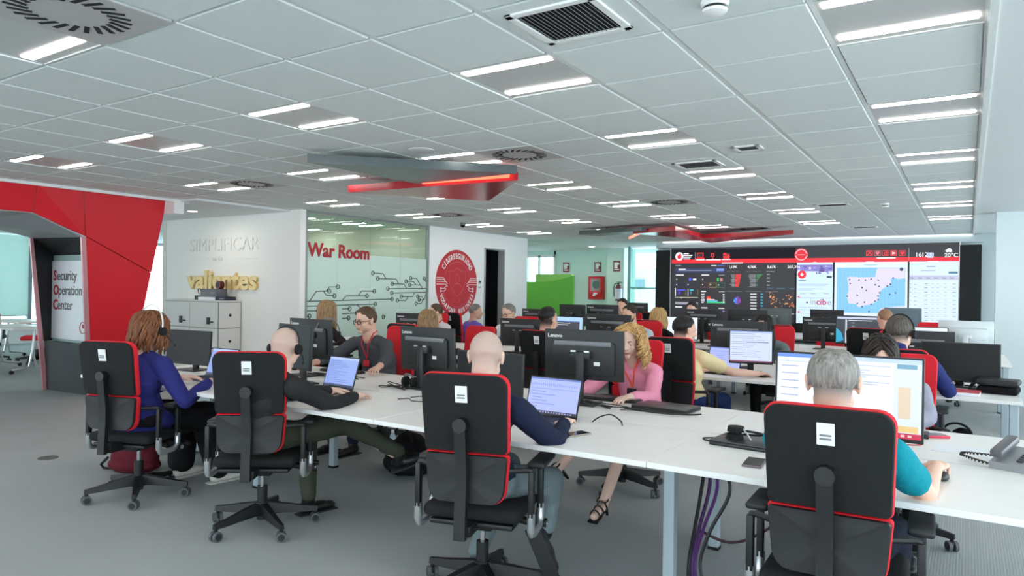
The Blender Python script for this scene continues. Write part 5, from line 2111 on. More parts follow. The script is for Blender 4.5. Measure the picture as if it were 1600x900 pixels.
def person(label, x, y, rz, head, yaw=0, pitch=0, roll=0, shirt=None, sleeve=1.0, pants=None, skin=SKIN, hands=None, shoulders=0.185, girth=1.0,
           hair=None, acc=(), legs=None, vox=0.008, face=False, shoe=None, collar=None, grip=0.4, hunch=0.0, wide=1.0, handdir=None, eh=None, fold=0.014, barefoot=False, coat=False, stubble=None, seat=0.50, back=0.0):
    """seated figure; head and hands are points of the room, legs are in the sitter's own space"""
    rt = thing('person', label, 'person', (x, y, 0), rz)
    inv = (T(x, y, 0) @ RZ(rz)).inverted()
    hc = inv @ Vector(head)
    Hm = T(*hc) @ RZ(yaw) @ RX(-pitch) @ RY(roll)
    dn = Hm.to_3x3() @ Vector((0, -0.15, -1)).normalized()
    hip = Vector((0, -0.07 - back, seat + 0.06))
    nk = hc + Hm.to_3x3() @ Vector((0, -0.035, -0.125))
    sh_c = nk + (hip - nk).normalized() * 0.075 + Vector((0, -0.008, 0))
    # spine: hip -> belly -> chest -> shoulders -> neck
    def sp(t):
        p = hip.lerp(sh_c, t)
        return p + Vector((0, -(0.045 + hunch) * math.sin(PI * min(1, t * 1.0)), 0))
    smat, pmat = shirt, pants
    S = {}
    for s in (-1, 1):
        S[s] = sh_c + Vector((s * shoulders, 0.012, -0.030))
    if hands is None:
        hw = {s: inv @ (T(x, y, 0) @ RZ(rz) @ Vector((s * 0.14, 0.42, DESK + 0.04))) for s in (-1, 1)}
    else:
        hw = {-1: inv @ Vector(hands[0]), 1: inv @ Vector(hands[1])}
    E_, D_ = {}, {}
    for s in (-1, 1):
        d = hw[s] - S[s]
        mx = 0.565
        if d.length > mx:
            hw[s] = S[s] + d.normalized() * mx
        E_[s] = elbow(S[s], hw[s], 0.30, 0.275, Vector(eh[0 if s < 0 else 1]) if eh else Vector((s * 0.55, -0.25, -0.8)))
        dd = (hw[s] - E_[s])
        dd.z *= 0.2
        D_[s] = dd.normalized()
        if handdir:
            D_[s] = (inv.to_3x3() @ Vector(handdir[0 if s < 0 else 1])).normalized()
    if legs is None:
        legs = [((-0.13, 0.36, 0.52), (-0.12, 0.36, 0.09), (0, 1)), ((0.13, 0.36, 0.52), (0.12, 0.38, 0.09), (0, 1))]

    def torso(mb, k, grow, top=True):
        st = [(0.0, 0.175, 0.125), (0.16, 0.170, 0.125), (0.36, 0.158, 0.115), (0.58, 0.168, 0.118), (0.80, 0.172, 0.108), (0.93, 0.150, 0.088), (1.02, 0.085, 0.066)]
        rings = []
        for t, rx, ry in st:
            c = sp(t)
            g = girth if t < 0.7 else (1 + (girth - 1) * 0.4)
            tan = (sp(min(1, t + .08)) - sp(max(0, t - .08))).normalized()
            ax = Vector((1, 0, 0))
            ay = tan.cross(ax).normalized()
            rr = shoulders / 0.185 if t > .5 else 1.0
            rings.append([c + ax * (math.cos(a) * (rx * k * g * rr + grow)) + ay * (math.sin(a) * (ry * k * g + grow)) for a in [q * 2 * PI / 28 for q in range(28)]])
        mb.loft(rings)
        for s in (-1, 1):
            mb.cap(sh_c + Vector((s * 0.06, 0, 0.0)), S[s] * 0.97 + sh_c * .03, (0.062 + grow) * k, (0.060 + grow) * k)

    # ---- body: one continuous skin surface
    mb = MB()
    add_head(mb, Hm, wide, True, 0.84 if shoulders < .18 else 1.0)
    mb.cap(hc + Hm.to_3x3() @ Vector((0, -0.028, -0.05)), nk + Vector((0, -0.01, -0.05)), 0.054 * (0.90 if shoulders < .18 else 1.12), 0.062 * (0.90 if shoulders < .18 else 1.15))
    mb.cap(hc + Hm.to_3x3() @ Vector((0, -0.050, -0.020)), nk + Vector((0, -0.022, -0.07)), 0.050, 0.062)
    torso(mb, 0.86, -0.012)
    for s in (-1, 1):
        mb.cap(S[s], E_[s], 0.042 * min(girth, 1.1), 0.038)
        mb.cap(E_[s], hw[s], 0.039, 0.025)
        add_hand(mb, hw[s], D_[s], s, grip, 1.0 if shoulders > .175 else 0.9)
    for s, (kn, an, td) in zip((-1, 1), legs):
        kn, an = Vector(kn), Vector(an)
        mb.cap(hip + Vector((s * 0.09, 0, 0)), kn, 0.062, 0.048)
        mb.cap(kn, an, 0.048, 0.032)
        if barefoot:
            t2 = Vector((td[0], td[1], td[2] if len(td) > 2 else -0.45)).normalized()
            mb.cap(an + Vector((0, 0, -0.01)), an + t2 * 0.14, 0.030, 0.024)
    nape = hc + Hm.to_3x3() @ Vector((0, -0.075, -0.075))

    def soften(me):
        bm = bmesh.new()
        bm.from_mesh(me)
        vs = [v for v in bm.verts if (v.co - nape).length < 0.095]
        for _ in range(70):
            bmesh.ops.smooth_vert(bm, verts=vs, factor=0.5, use_axis_x=True, use_axis_y=True, use_axis_z=True)
        bm.to_mesh(me)
        bm.free()
        if stubble:
            at = me.attributes.new('stubble', 'FLOAT', 'POINT')
            iv = Hm.inverted()
            for v, q in zip(me.vertices, at.data):
                p = iv @ v.co
                if p.length > 0.22:
                    continue
                d = p - CRC
                d = Vector((d.x / CRR.x, d.y / CRR.y, d.z / CRR.z))
                n_ = d.normalized()
                hl = -1.0 if n_.y < -0.1 else (-0.45 + (n_.y + 0.1) * 1.1 if n_.y < 0.9 else 0.65)
                q.value = max(0.0, min(1.0, (d.z - hl * 1.35) / 0.7)) * (0.0 if abs(p.x) > 0.081 * wide else 1.0)
    if stubble:
        skin = stubble_skin(skin, stubble)
    body = remesh(mb, 'body', skin, rt, vox, 2, fac=0.4, post=soften)
    if face:
        face_bits(body, Hm, BROW if face is True else face)
    # ---- shirt
    mb = MB()
    torso(mb, 1.0, 0.0)
    for s in (-1, 1):
        mb.cap(S[s], S[s].lerp(E_[s], 1.0 if sleeve > .6 else .62), 0.060 * min(girth, 1.12), 0.052 if sleeve > .6 else 0.062)
        if sleeve > .6:
            mb.cap(E_[s], E_[s].lerp(hw[s], sleeve - 0.08 if sleeve > .9 else sleeve), 0.052, 0.037)
    if collar:
        mb.cap(nk + Vector((0, -0.012, -0.045)), nk + Vector((0, -0.016, collar)), 0.070, 0.066)
    if coat:
        mb.ball(hip + Vector((0, 0.06, -0.03)), (0.225, 0.22, 0.115), 3)
    sh = remesh(mb, 'shirt', smat, rt, max(vox, 0.008), 5, disp=fold, dscale=0.09)
    # ---- trousers / skirt
    mb = MB()
    mb.ball(hip + Vector((0, 0.0, -0.01)), (0.185 * girth, 0.155, 0.105), 3)
    fl = 1.0
    if isinstance(pants, tuple):
        pmat, fl = pants
    for s, (kn, an, td) in zip((-1, 1), legs):
        kn, an = Vector(kn), Vector(an)
        mb.cap(hip + Vector((s * 0.09, 0.0, -0.005)), kn, 0.086, 0.066 * max(1, fl * .9))
        if fl > 0:
            mb.cap(kn, an + Vector((0, 0, 0.03)), 0.064 * max(1, fl * .9), 0.050 * fl)
    remesh(mb, 'skirt' if fl > 1.4 or fl == 0 else 'trousers', pmat, rt, max(vox, 0.009), 5, disp=fold, dscale=0.10)
    # ---- shoes
    if not barefoot:
        for s, (kn, an, td) in zip((-1, 1), legs):
            an = Vector(an)
            td3 = Vector((td[0], td[1], td[2] if len(td) > 2 else 0)).normalized()
            upv = (an - Vector(kn)).normalized() * -1
            if abs(td3.z) < 0.05:
                upv = Vector((0, 0, 1))
            sd = td3.cross(upv).normalized()
            upv = sd.cross(td3).normalized()
            M = Matrix((sd, td3, upv)).transposed().to_4x4()
            mb = MB()
            c = an - upv * 0.045
            mb.ball(c + td3 * -0.015, (0.036, 0.05, 0.042), 2, M)
            mb.ball(c + td3 * 0.07 - upv * 0.008, (0.044, 0.085, 0.034), 2, M)
            mb.ball(c + td3 * 0.14 - upv * 0.014, (0.042, 0.055, 0.026), 2, M)
            mb.ball(an + upv * 0.0, (0.042, 0.046, 0.04), 2, M)
            so = remesh(mb, 'shoe', shoe or BLACK, rt, 0.008, 3)
            mb = MB()
            mb.box((0, 0.06, -0.088), (0.082, 0.275, 0.016), T(*an) @ M, bev=0.007)
            mb.obj('sole', pm('shoe_sole', (40, 40, 42), 0.7) if shoe is None else pm('pale_sole', (206, 204, 198), 0.7), so)
    # ---- hair and accessories
    if hair:
        hair(body, Hm)
    rt['hm'] = 0
    del rt['hm']
    info = dict(root=rt, body=body, Hm=Hm, W=T(x, y, 0) @ RZ(rz) @ Hm, nk=nk, chest=sp(0.86) + Vector((0, 0.112, 0)), belly=sp(0.50) + Vector((0, 0.115 * girth + 0.01, 0)), shirt=sh)
    for a in acc:
        a(info)
    return info


HB_BROWN = hairm('hair_auburn', (120, 74, 46), 0.45)
HB_DARK = hairm('hair_dark_brown', (44, 34, 28))
HB_BLACK = hairm('hair_black', (26, 24, 24))
HB_BLOND = hairm('hair_ash_blond', (158, 128, 92), 0.5)
HB_BLOND2 = hairm('hair_golden_blond', (196, 160, 106), 0.4)
HB_GREY = hairm('hair_grey', (126, 122, 116), 0.35)
HB_MID = hairm('hair_brown', (88, 66, 48), 0.35)
HB_CURL = hairm('hair_honey_curls', (204, 162, 108), 0.45)
NAVY = cloth('navy_knit', (30, 38, 62))
BLUE = cloth('royal_blue_wool', (46, 49, 116))
CHAR = cloth('charcoal_jacket', (44, 44, 46))
TEAL = cloth('teal_polo', (12, 140, 156))
GREYK = cloth('grey_knit', (82, 84, 90))
PINK = cloth('pink_knit', (236, 150, 176))
HEATHER = cloth('heather_grey_knit', (150, 150, 164))
YEL = cloth('pale_yellow_polo', (238, 218, 170))
BEIGE = cloth('beige_shirt', (216, 202, 180))
NAVY2 = cloth('bright_navy_shirt', (40, 50, 104))
PURP = cloth('lilac_shirt', (122, 100, 196))
WSH = cloth('white_shirt', (226, 222, 226))
LGREY = cloth('pale_blue_tee', (190, 200, 214))
DKTOP = cloth('dark_brown_top', (46, 38, 36))
BLK = cloth('black_cloth', (20, 20, 22))
JGREY = cloth('grey_blazer', (104, 116, 118))
OLIVE = cloth('olive_trousers', (66, 70, 58))
JEANL = cloth('light_jeans', (116, 130, 134))
JEAN = cloth('blue_jeans', (48, 66, 112))
DJEAN = cloth('dark_jeans', (34, 38, 56))
WSHOE = pm('white_trainer', (224, 222, 214), 0.6)

# -- front row, backs to us
i = person('seated woman in a royal blue jacket and headset, back to us, leftmost in the front', -4.80, 2.74, 2, (-4.74, 2.73, 1.148), 8, 6, coat=True, shirt=BLUE, pants=(BLK, 1.9), skin=SKINP,
           hands=((-4.86, 3.02, .775), (-4.50, 3.02, .775)), shoulders=0.19, girth=1.26, shoe=WSHOE, vox=0.007, face=True,
           legs=[((-0.11, 0.36, .50), (-0.10, 0.34, .12), (0, 1)), ((0.13, 0.38, .50), (0.16, 0.46, .09), (0.15, 1))],
           hair=lambda b, M: (hair_shell(b, M, HB_BROWN, 0.022, 0.50, -0.45, -0.75, 0.004), hair_locks(b, M, HB_BROWN, 0.20, 230, 0.008, 0.016, 0.008, 1.5, -0.1, 0.95, 0.30, 2, flare=0.35)),
           acc=(lambda q: glasses(q['body'], q['Hm']),))
headset(i['W'], 'headset with a white band on the auburn hair of the woman in blue', pm('white_headband', (226, 226, 226), 0.4), 1, 1.30)
i = person('bald man in a charcoal jacket with a headset, second from left', -3.56, 2.80, -6, (-3.40, 2.78, 1.095), 24, 12, shirt=CHAR, pants=OLIVE, skin=SKINP,
           hands=((-3.58, 3.30, .765), (-3.28, 3.24, .765)), shoulders=0.19, girth=1.08, vox=0.006, collar=0.012, hunch=0.02, face=True,
           legs=[((-0.12, 0.36, .52), (-0.02, 0.30, .09), (0.1, 1)), ((0.18, 0.44, .58), (0.36, 0.72, .36), (0.75, 0.7, 0.35))],
           stubble=(194, 164, 150))
headset(i['W'], 'black headset on the bald man in the charcoal jacket', None, 1)
i = person('bald man in a navy sweater, back to us, mid front row', -1.94, 2.82, -2, (-1.93, 2.76, 1.142), 24, 5, shirt=NAVY, pants=JEANL, skin=SKINP,
           hands=((-2.10, 3.20, .765), (-1.74, 3.20, .775)), eh=((-.6, -.2, -.6), (.5, -.1, -.7)), shoulders=0.188, girth=1.05, vox=0.006, face=True,
           legs=[((-0.14, 0.36, .52), (-0.14, 0.10, .10), (0, 1)), ((0.16, 0.32, .50), (0.24, 0.12, .30), (0.2, 0.35, -0.9))],
           stubble=(190, 162, 150))
i = person('man with cropped grey hair in a teal polo shirt, nearest the camera', -0.40, 2.86, -6, (-0.41, 2.80, 1.142), 10, 8, shirt=TEAL, sleeve=0.55, pants=DJEAN, skin=SKIN,
           hands=((-0.46, 3.16, .765), (-0.10, 3.23, .785)), eh=((-.2, -.3, -.8), (.40, .25, -1)), shoulders=0.185, girth=1.06, vox=0.006, grip=1.1, wide=1.06, collar=-0.01, face=True,
           stubble=(120, 114, 108), hair=lambda b, M: hair_shell(b, M, hairm('hair_silver_crop', (138, 134, 128), 0.5), 0.011, 0.62, -0.35, -1.20, 0.0015, wide=1.06, taper=0.6, crown_gap=((0.05, -0.25, 1), 0.42)))
# -- front row, facing us
RLAN, WLAN = pm('red_lanyard', (206, 40, 60), 0.6), pm('red_badge', (224, 40, 44), 0.5)
i = person('man with dark rimmed glasses, grey sweater and red lanyard facing us, left of centre', -4.62, 4.78, 180, (-4.69, 4.74, 1.155), -8, 8, shirt=GREYK, sleeve=0.62, pants=DJEAN, skin=SKIN,
           hands=((-4.10, 4.28, .765), (-4.86, 4.22, .775)), shoulders=0.20, girth=1.12, vox=0.0055, face=True,
           hair=lambda b, M: hair_shell(b, M, HB_MID, 0.014, 0.52, -0.35, -0.92, 0.003),
           acc=(lambda q: glasses(q['body'], q['Hm']), lambda q: lanyard(q['shirt'], q['nk'], q['chest'], q['belly'], RLAN, WLAN)))
ORL = pm('orange_lanyard', (238, 84, 40), 0.6)
i = person('woman with curly honey hair, pink sweater and orange lanyard facing us, centre', -2.00, 4.76, 180, (-2.06, 4.76, 1.10), 6, 12, shirt=PINK, sleeve=0.93, pants=(BLK, 0), skin=SKINP,
           hands=((-1.86, 4.30, .765), (-2.27, 4.30, .775)), shoulders=0.172, girth=0.98, vox=0.0055, face=True, barefoot=True,
           legs=[((-0.10, 0.40, .50), (-0.06, 0.66, .10), (0.0, 1.0, -0.35)), ((0.12, 0.40, .54), (0.30, 0.62, .26), (0.5, 0.6, -0.5))],
           hair=lambda b, M: (hair_shell(b, M, HB_CURL, 0.016, 0.58, -0.40, -0.7, 0.006), hair_locks(b, M, HB_CURL, 0.215, 300, 0.0042, 0.010, 0.017, 3.6, -0.2, 0.97, 0.42, 4, flare=0.5)),
           acc=(lambda q: lanyard(q['shirt'], q['nk'], q['chest'], q['belly'], ORL, BLACK),))
inv = (T(-2.00, 4.76, 0) @ RZ(180))
for an, td in (((-0.06, 0.66, .10), Vector((0.0, 1.0, -0.35)).normalized()), ((0.30, 0.62, .26), Vector((0.5, 0.6, -0.5)).normalized())):
    an = Vector(an)
    sd = td.cross(Vector((0, 0, 1))).normalized()
    upv = sd.cross(td).normalized()
    M = T(*an) @ Matrix((sd, td, upv)).transposed().to_4x4()
    mb = MB()
    mb.box((0, 0.13, -0.022), (0.07, 0.09, 0.012), M, bev=0.005)
    mb.box((0, 0.06, -0.030), (0.05, 0.12, 0.008), M @ RX(0), bev=0.003)
    mb.cyl(M @ Vector((0, -0.02, -0.03)), M @ Vector((0, -0.03, -0.10)), 0.016, 0.009, 10)
    for q in range(3):
        mb.tube([M @ Vector((0.034 * math.cos(a), 0.12 - 0.05 * q, -0.018 + 0.052 * math.sin(a))) for a in [k * PI / 8 for k in range(9)]], 0.005, 6)
    mb.tube([M @ Vector((0.036 * math.cos(a), 0.036 * math.sin(a) - 0.0, 0.03)) for a in [k * PI / 8 for k in range(16)]], 0.005, 6, True)
    mb.obj('strappy_heel', pm('patent_black', (14, 14, 16), 0.2), i['root'])
i = person('dark haired woman in a grey sweater leaning behind the big bright monitor', -0.36, 4.72, 180, (-0.43, 4.66, 1.10), 4, 30, shirt=HEATHER, sleeve=0.9, pants=BLK, skin=SKIN,
           hands=((-0.34, 4.26, .765), (-0.56, 4.24, .765)), eh=((-1, 0, -.35), (.6, -.1, -.8)), shoulders=0.185, girth=1.1, vox=0.008, face=True,
           hair=lambda b, M: (hair_shell(b, M, HB_DARK, 0.014, 0.52, -0.45, -0.75, 0.003), hair_locks(b, M, HB_DARK, 0.30, 150, 0.008, 0.012, 0, 1, -0.1, 0.97, 0.30, 6)))
headset(i['W'], 'thin headset band on the dark hair behind the big bright monitor', None, -1)
V2 = 0.011
# -- second row, backs to us
person('woman with long streaked blond hair and dark top, back to us before the glass wall', -6.46, 5.90, -20, (-6.48, 5.92, 1.17), -6, 4, shirt=DKTOP, pants=BLK, hands=((-6.50, 6.32, .765), (-6.10, 6.22, .765)), shoulders=0.17, vox=V2,
       hair=lambda b, M: (hair_shell(b, M, HB_BLOND, 0.018, 0.50, -0.5, -0.8, 0.003), hair_locks(b, M, HB_BLOND, 0.40, 190, 0.0085, 0.014, 0, 1, -0.1, 0.97, 0.25, 8, flare=0.10)))
person('woman of whom only the light brown top of the head shows over a monitor', -4.95, 5.90, 0, (-4.94, 5.95, 1.10), 0, 10, shirt=DKTOP, pants=BLK, shoulders=0.17, vox=V2,
       hair=lambda b, M: (hair_shell(b, M, HB_BLOND, 0.016, 0.52, -0.5, -0.8, 0.003), hair_locks(b, M, HB_BLOND, 0.30, 160, 0.008, 0.014, 0, 1, -0.1, 0.97, 0.3, 9)))
person('man with short black hair and beige shirt, back to us, in the second row', -3.34, 5.92, -6, (-3.41, 5.92, 1.17), -10, 2, shirt=BEIGE, pants=DJEAN, skin=SKINT, shoulders=0.195, vox=V2, collar=0.0,
       stubble=(60, 48, 42), hair=lambda b, M: hair_shell(b, M, HB_BLACK, 0.018, 0.52, 0.05, -0.35, 0.003, taper=0.6))
person('heavy man with black hair in a pale yellow polo shirt, back to us', -2.02, 5.92, -16, (-2.06, 5.95, 1.13), -24, 8, shirt=YEL, sleeve=0.5, pants=JEAN, skin=SKIN, hands=((-1.95, 6.34, .765), (-1.53, 6.26, .765)), shoulders=0.205, girth=1.28, vox=0.008, collar=0.0, wide=1.05,
       stubble=(58, 48, 42), hair=lambda b, M: hair_shell(b, M, HB_BLACK, 0.015, 0.52, -0.20, -0.75, 0.002, wide=1.05, taper=0.6))
i = person('man in a bright navy shirt with headset and greying hair, back to us at right', -0.40, 5.93, -10, (-0.42, 5.93, 1.185), -4, 4, shirt=NAVY2, stubble=(84, 76, 70), pants=DJEAN, skin=SKIN, hands=((-0.52, 6.36, .765), (-0.16, 6.32, .765)), eh=((-.5, -.1, -.8), (.6, -.1, -.7)), shoulders=0.205, girth=1.12, vox=0.008, collar=0.01, wide=1.04,
           hair=lambda b, M: hair_shell(b, M, hairm('hair_salt_pepper', (84, 78, 72), 0.4), 0.014, 0.5, -0.35, -0.88, 0.003, wide=1.04, taper=0.6))
headset(i['W'], 'black headset on the greying head of the man in bright navy', None, -1, 1.05)
# -- second row, facing us
i = person('man in a white shirt with receding hair, facing us left of the red seal', -6.58, 8.00, 172, (-6.45, 7.92, 1.115), -30, 8, shirt=WSH, pants=DJEAN, shoulders=0.19, vox=V2, face=True, skin=SKIN,
           hair=lambda b, M: hair_shell(b, M, HB_MID, 0.013, 0.70, -0.32, -0.9, 0.003), acc=(lambda q: glasses(q['body'], q['Hm'], SILVER), lambda q: lanyard(q['shirt'], q['nk'], q['chest'], q['belly'], RLAN, WLAN)))
i = person('grey haired man with glasses facing us, looking down beside the dark doorway', -5.15, 7.98, 180, (-5.19, 7.92, 1.145), -8, 14, shirt=WSH, pants=DJEAN, shoulders=0.19, vox=V2, face=True, skin=SKIN,
           hair=lambda b, M: hair_shell(b, M, HB_GREY, 0.014, 0.58, -0.32, -0.9, 0.003), acc=(lambda q: glasses(q['body'], q['Hm'], pm('brown_frame', (96, 50, 44), 0.4)),))
def beard(b, M, mat=HB_DARK):
    mb = MB()
    mb.tube([M @ Vector(p) for p in ((-0.030, 0.085, -0.066), (-0.022, 0.098, -0.054), (0, 0.106, -0.050), (0.022, 0.098, -0.054), (0.030, 0.085, -0.066))], 0.006, 6)
    mb.tube([M @ Vector(p) for p in ((-0.066, 0.0, -0.04), (-0.056, 0.040, -0.080), (-0.03, 0.075, -0.105), (0, 0.088, -0.110), (0.03, 0.075, -0.105), (0.056, 0.040, -0.080), (0.066, 0.0, -0.04))], 0.009, 6)
    mb.obj('beard', mat, b)


person('bearded man with dark hair and pale tee shirt facing us above the curly hair', -3.38, 7.98, 182, (-3.43, 7.90, 1.175), -22, 10, shirt=LGREY, sleeve=0.5, pants=DJEAN, shoulders=0.195, vox=V2, face=True, skin=SKINT,
       hair=lambda b, M: (hair_shell(b, M, HB_DARK, 0.012, 0.60, -0.32, -0.9, 0.003), beard(b, M)))
i = person('dark haired woman with headset in a grey blazer, half behind a monitor', -1.80, 7.98, 190, (-1.86, 7.90, 1.10), -10, 8, shirt=JGREY, pants=BLK, shoulders=0.175, vox=V2, face=True, skin=SKINP,
           hair=lambda b, M: (hair_shell(b, M, HB_DARK, 0.014, 0.50, -0.45, -0.75, 0.003), hair_locks(b, M, HB_BLACK, 0.36, 140, 0.008, 0.012, 0, 1, -0.1, 0.97, 0.3, 12)))
headset(i['W'], 'black headset on the woman in the grey blazer', None, 1)
# -- third row
person('grey haired man in a lilac shirt turned away by the dark doorway', -6.64, 9.06, -22, (-6.58, 9.10, 1.10), -34, 4, shirt=PURP, pants=DJEAN, shoulders=0.19, vox=V2, skin=SKINT, hands=((-6.5, 9.45, .765), (-6.2, 9.36, .765)),
       hair=lambda b, M: hair_shell(b, M, HB_GREY, 0.012, 0.55, -0.32, -0.9, 0.003))
person('woman with golden hair in a black top, back to us, third row', -3.53, 9.10, -8, (-3.53, 9.13, 1.11), -6, 4, shirt=BLK, pants=BLK, shoulders=0.175, vox=V2,
       hair=lambda b, M: (hair_shell(b, M, HB_BLOND2, 0.018, 0.5, -0.5, -0.8, 0.004), hair_locks(b, M, HB_BLOND2, 0.25, 180, 0.0085, 0.018, 0.003, 1, -0.1, 0.97, 0.25, 14, flare=0.3)))
person('balding man in a white shirt in front of the dark web page monitor', -0.92, 9.08, -4, (-0.80, 9.10, 1.185), 30, 6, shirt=WSH, pants=DJEAN, shoulders=0.19, vox=V2, skin=SKIN,
       hair=lambda b, M: hair_shell(b, M, hairm('hair_thin_brown', (150, 112, 84), 0.2), 0.004, 0.5, -0.25, -0.7, 0.0))
person('person whose dark hair shows just behind the bearded man', -4.95, 11.10, 180, (-4.93, 11.05, 1.215), 0, 4, shirt=DKTOP, pants=BLK, shoulders=0.18, vox=0.013,
       hair=lambda b, M: hair_shell(b, M, HB_DARK, 0.016, 0.5, -0.2, -0.6, 0.003))
person('person whose forehead shows over a monitor under the dark dashboard', -3.72, 11.10, 180, (-3.72, 11.05, 1.185), 0, 10, shirt=DKTOP, pants=BLK, shoulders=0.18, vox=0.013, face=True,
       hair=lambda b, M: hair_shell(b, M, HB_DARK, 0.016, 0.56, -0.32, -0.9, 0.003))

# ------------------------------------------------------------------ white lockers and what stands on them
t = thing('locker_cabinet', 'white locker cabinet of square doors and drawers under the golden letters', 'cabinet', (-10.52, 6.90, 0))
LKW = pm('locker_white', (222, 218, 214), 0.5)
mb = MB()
mb.box((0, 0, 0.60), (1.48, 0.40, 1.20))
mb.obj('body', pm('locker_gap', (150, 146, 142), 0.6), t, None)
for r in range(3):
    for c in range(2):
        mb = MB()
        mb.box((-0.37 + c * 0.74, -0.206, 0.99 - r * 0.41), (0.725, 0.014, 0.40), bev=0.003, seg=1)
        d = mb.obj('door', LKW, t)
        mb = MB()
        mb.box((-0.37 + c * 0.74 + 0.14, -0.222, 0.90 - r * 0.41), (0.07, 0.02, 0.11), bev=0.004)
        mb.box((-0.37 + c * 0.74 + 0.21, -0.225, 0.885 - r * 0.41), (0.12, 0.014, 0.02))
        mb.obj('latch', BLACK, d)
    mb = MB()
    mb.box((0.746, 0, 0.99 - r * 0.41), (0.014, 0.385, 0.40), bev=0.003, seg=1)
    d = mb.obj('drawer', LKW, t)
    mb = MB()
    mb.cyl((0.750, 0.0, 0.99 - r * 0.41), (0.756, 0.0, 0.99 - r * 0.41), 0.024, n=18)
    mb.obj('finger_hole', BLACK, d)
mb = MB()
mb.box((0, 0, 1.21), (1.52, 0.42, 0.02))
mb.obj('top', LKW, t)
for x, y, s, m, lab, nm in ((-10.55, 6.95, (0.26, 0.16, 0.07), DARK, 'flat black device at the left on the locker cabinet', 'network_device'), (-10.02, 6.96, (0.34, 0.20, 0.06), pm('dark_navy_plastic', (34, 36, 58), 0.5), 'flat dark navy device at the right on the locker cabinet', 'network_device'),
                            (-10.28, 6.90, (0.36, 0.22, 0.05), PAPER, 'low white box lying in the middle of the locker cabinet', 'box'), (-10.26, 6.94, (0.42, 0.20, 0.13), pm('grey_device', (104, 104, 112), 0.5), 'grey box shaped device stacked on the white box', 'network_device')):
    z = 1.22 + s[2] / 2 + (0.05 if 'stacked' in lab else 0)
    tt = thing(nm, lab, 'device' if nm != 'box' else 'box', (x, y, z), 0)
    mb = MB()
    mb.box((0, 0, 0), s, bev=0.006)
    mb.obj('case', m, tt)
    mb = MB()
    mb.box((s[0] * 0.25, -s[1] / 2 - 0.001, 0), (s[0] * 0.3, 0.002, s[2] * 0.35))
    mb.obj('front_label', STICKINK if m is not PAPER else STICKER, tt)
tt = thing('tape_dispenser', 'small dark red and black round dispenser on top of the grey device', 'dispenser', (-10.10, 6.94, 1.40))
mb = MB()
mb.cyl((0, -0.04, 0.065), (0, 0.04, 0.065), 0.065, n=24)
mb.obj('drum', pm('dark_red_plastic', (96, 26, 32), 0.4), tt)
mb = MB()
mb.cyl((0, -0.045, 0.065), (0, 0.045, 0.065), 0.03, n=18)
mb.obj('hub', BLACK, tt)


def cable(pts, r, lab, mat=None, parent=None, n=6, name='cable', cat='cable', group=None):
    """smooth cable through points (Catmull-Rom)"""
    P = [Vector(p) for p in pts]
    out = []
    for i in range(len(P) - 1):
        p0, p1, p2, p3 = P[max(i - 1, 0)], P[i], P[i + 1], P[min(i + 2, len(P) - 1)]
        for k in range(8):
            t_ = k / 8
            out.append(0.5 * ((2 * p1) + (p2 - p0) * t_ + (2 * p0 - 5 * p1 + 4 * p2 - p3) * t_ ** 2 + (3 * p1 - p0 - 3 * p2 + p3) * t_ ** 3))
    out.append(P[-1])
    mb = MB()
    mb.tube(out, r, n)
    o = mb.obj(name, mat or CABLE, parent)
    if lab:
        tag(o, lab, cat, group)
    return o


zc = DESK + 0.005
cable([(-10.62, 6.92, 1.30), (-10.60, 6.88, 1.38), (-10.52, 6.86, 1.40), (-10.46, 6.86, 1.32), (-10.44, 6.88, 1.27)], 0.006, 'black cable loop standing on the locker cabinet')

# ------------------------------------------------------------------ on the front row of desks
t = thing('smartphone', 'black smartphone lying on the desk right of the navy sleeve', 'phone', (-1.66, 3.17, DESK), -18)
mb = MB()
mb.box((0, 0, 0.004), (0.075, 0.155, 0.008), bev=0.003)
mb.obj('case', pm('phone_frame', (150, 140, 130), 0.3, metal=0.5), t)
mb = MB()
mb.box((0, 0, 0.0084), (0.068, 0.145, 0.001))
mb.obj('glass', pm('phone_glass', (14, 15, 17), 0.1), t)
t = thing('smartphone', 'smartphone in a red case at the right, behind the big bright monitor', 'phone', (-0.16, 4.24, DESK), -60)
mb = MB()
mb.box((0, 0, 0.007), (0.085, 0.165, 0.014), bev=0.005)
mb.obj('case', pm('red_phone_case', (214, 60, 80), 0.5), t)
mb = MB()
mb.box((0, 0, 0.0142), (0.07, 0.14, 0.001))
mb.obj('glass', pm('phone_grey_glass', (92, 94, 104), 0.2), t)
cable([(-0.26, 4.10, zc), (-0.34, 4.06, zc), (-0.38, 4.12, zc), (-0.32, 4.20, zc), (-0.22, 4.20, zc)], 0.003, 'thin red cord beside the red smartphone', pm('red_cord', (176, 50, 50), 0.5))
cable([(-0.30, 3.96, zc), (-0.24, 3.92, zc), (-0.18, 3.98, zc), (-0.24, 4.12, zc)], 0.003, 'second thin red cord by the foot of the big bright monitor', pm('red_cord', (176, 50, 50), 0.5))
t = thing('smartphone', 'dark phone edge peeking out left of the nearest chair back', 'phone', (-0.76, 3.10, DESK), 5)
mb = MB()
mb.box((0, 0, 0.005), (0.08, 0.16, 0.01), bev=0.003)
mb.obj('case', pm('mauve_phone', (112, 98, 104), 0.35), t)
mb = MB()
mb.box((0, 0, 0.0104), (0.07, 0.148, 0.001))
mb.obj('glass', pm('phone_glass', (14, 15, 17), 0.1), t)
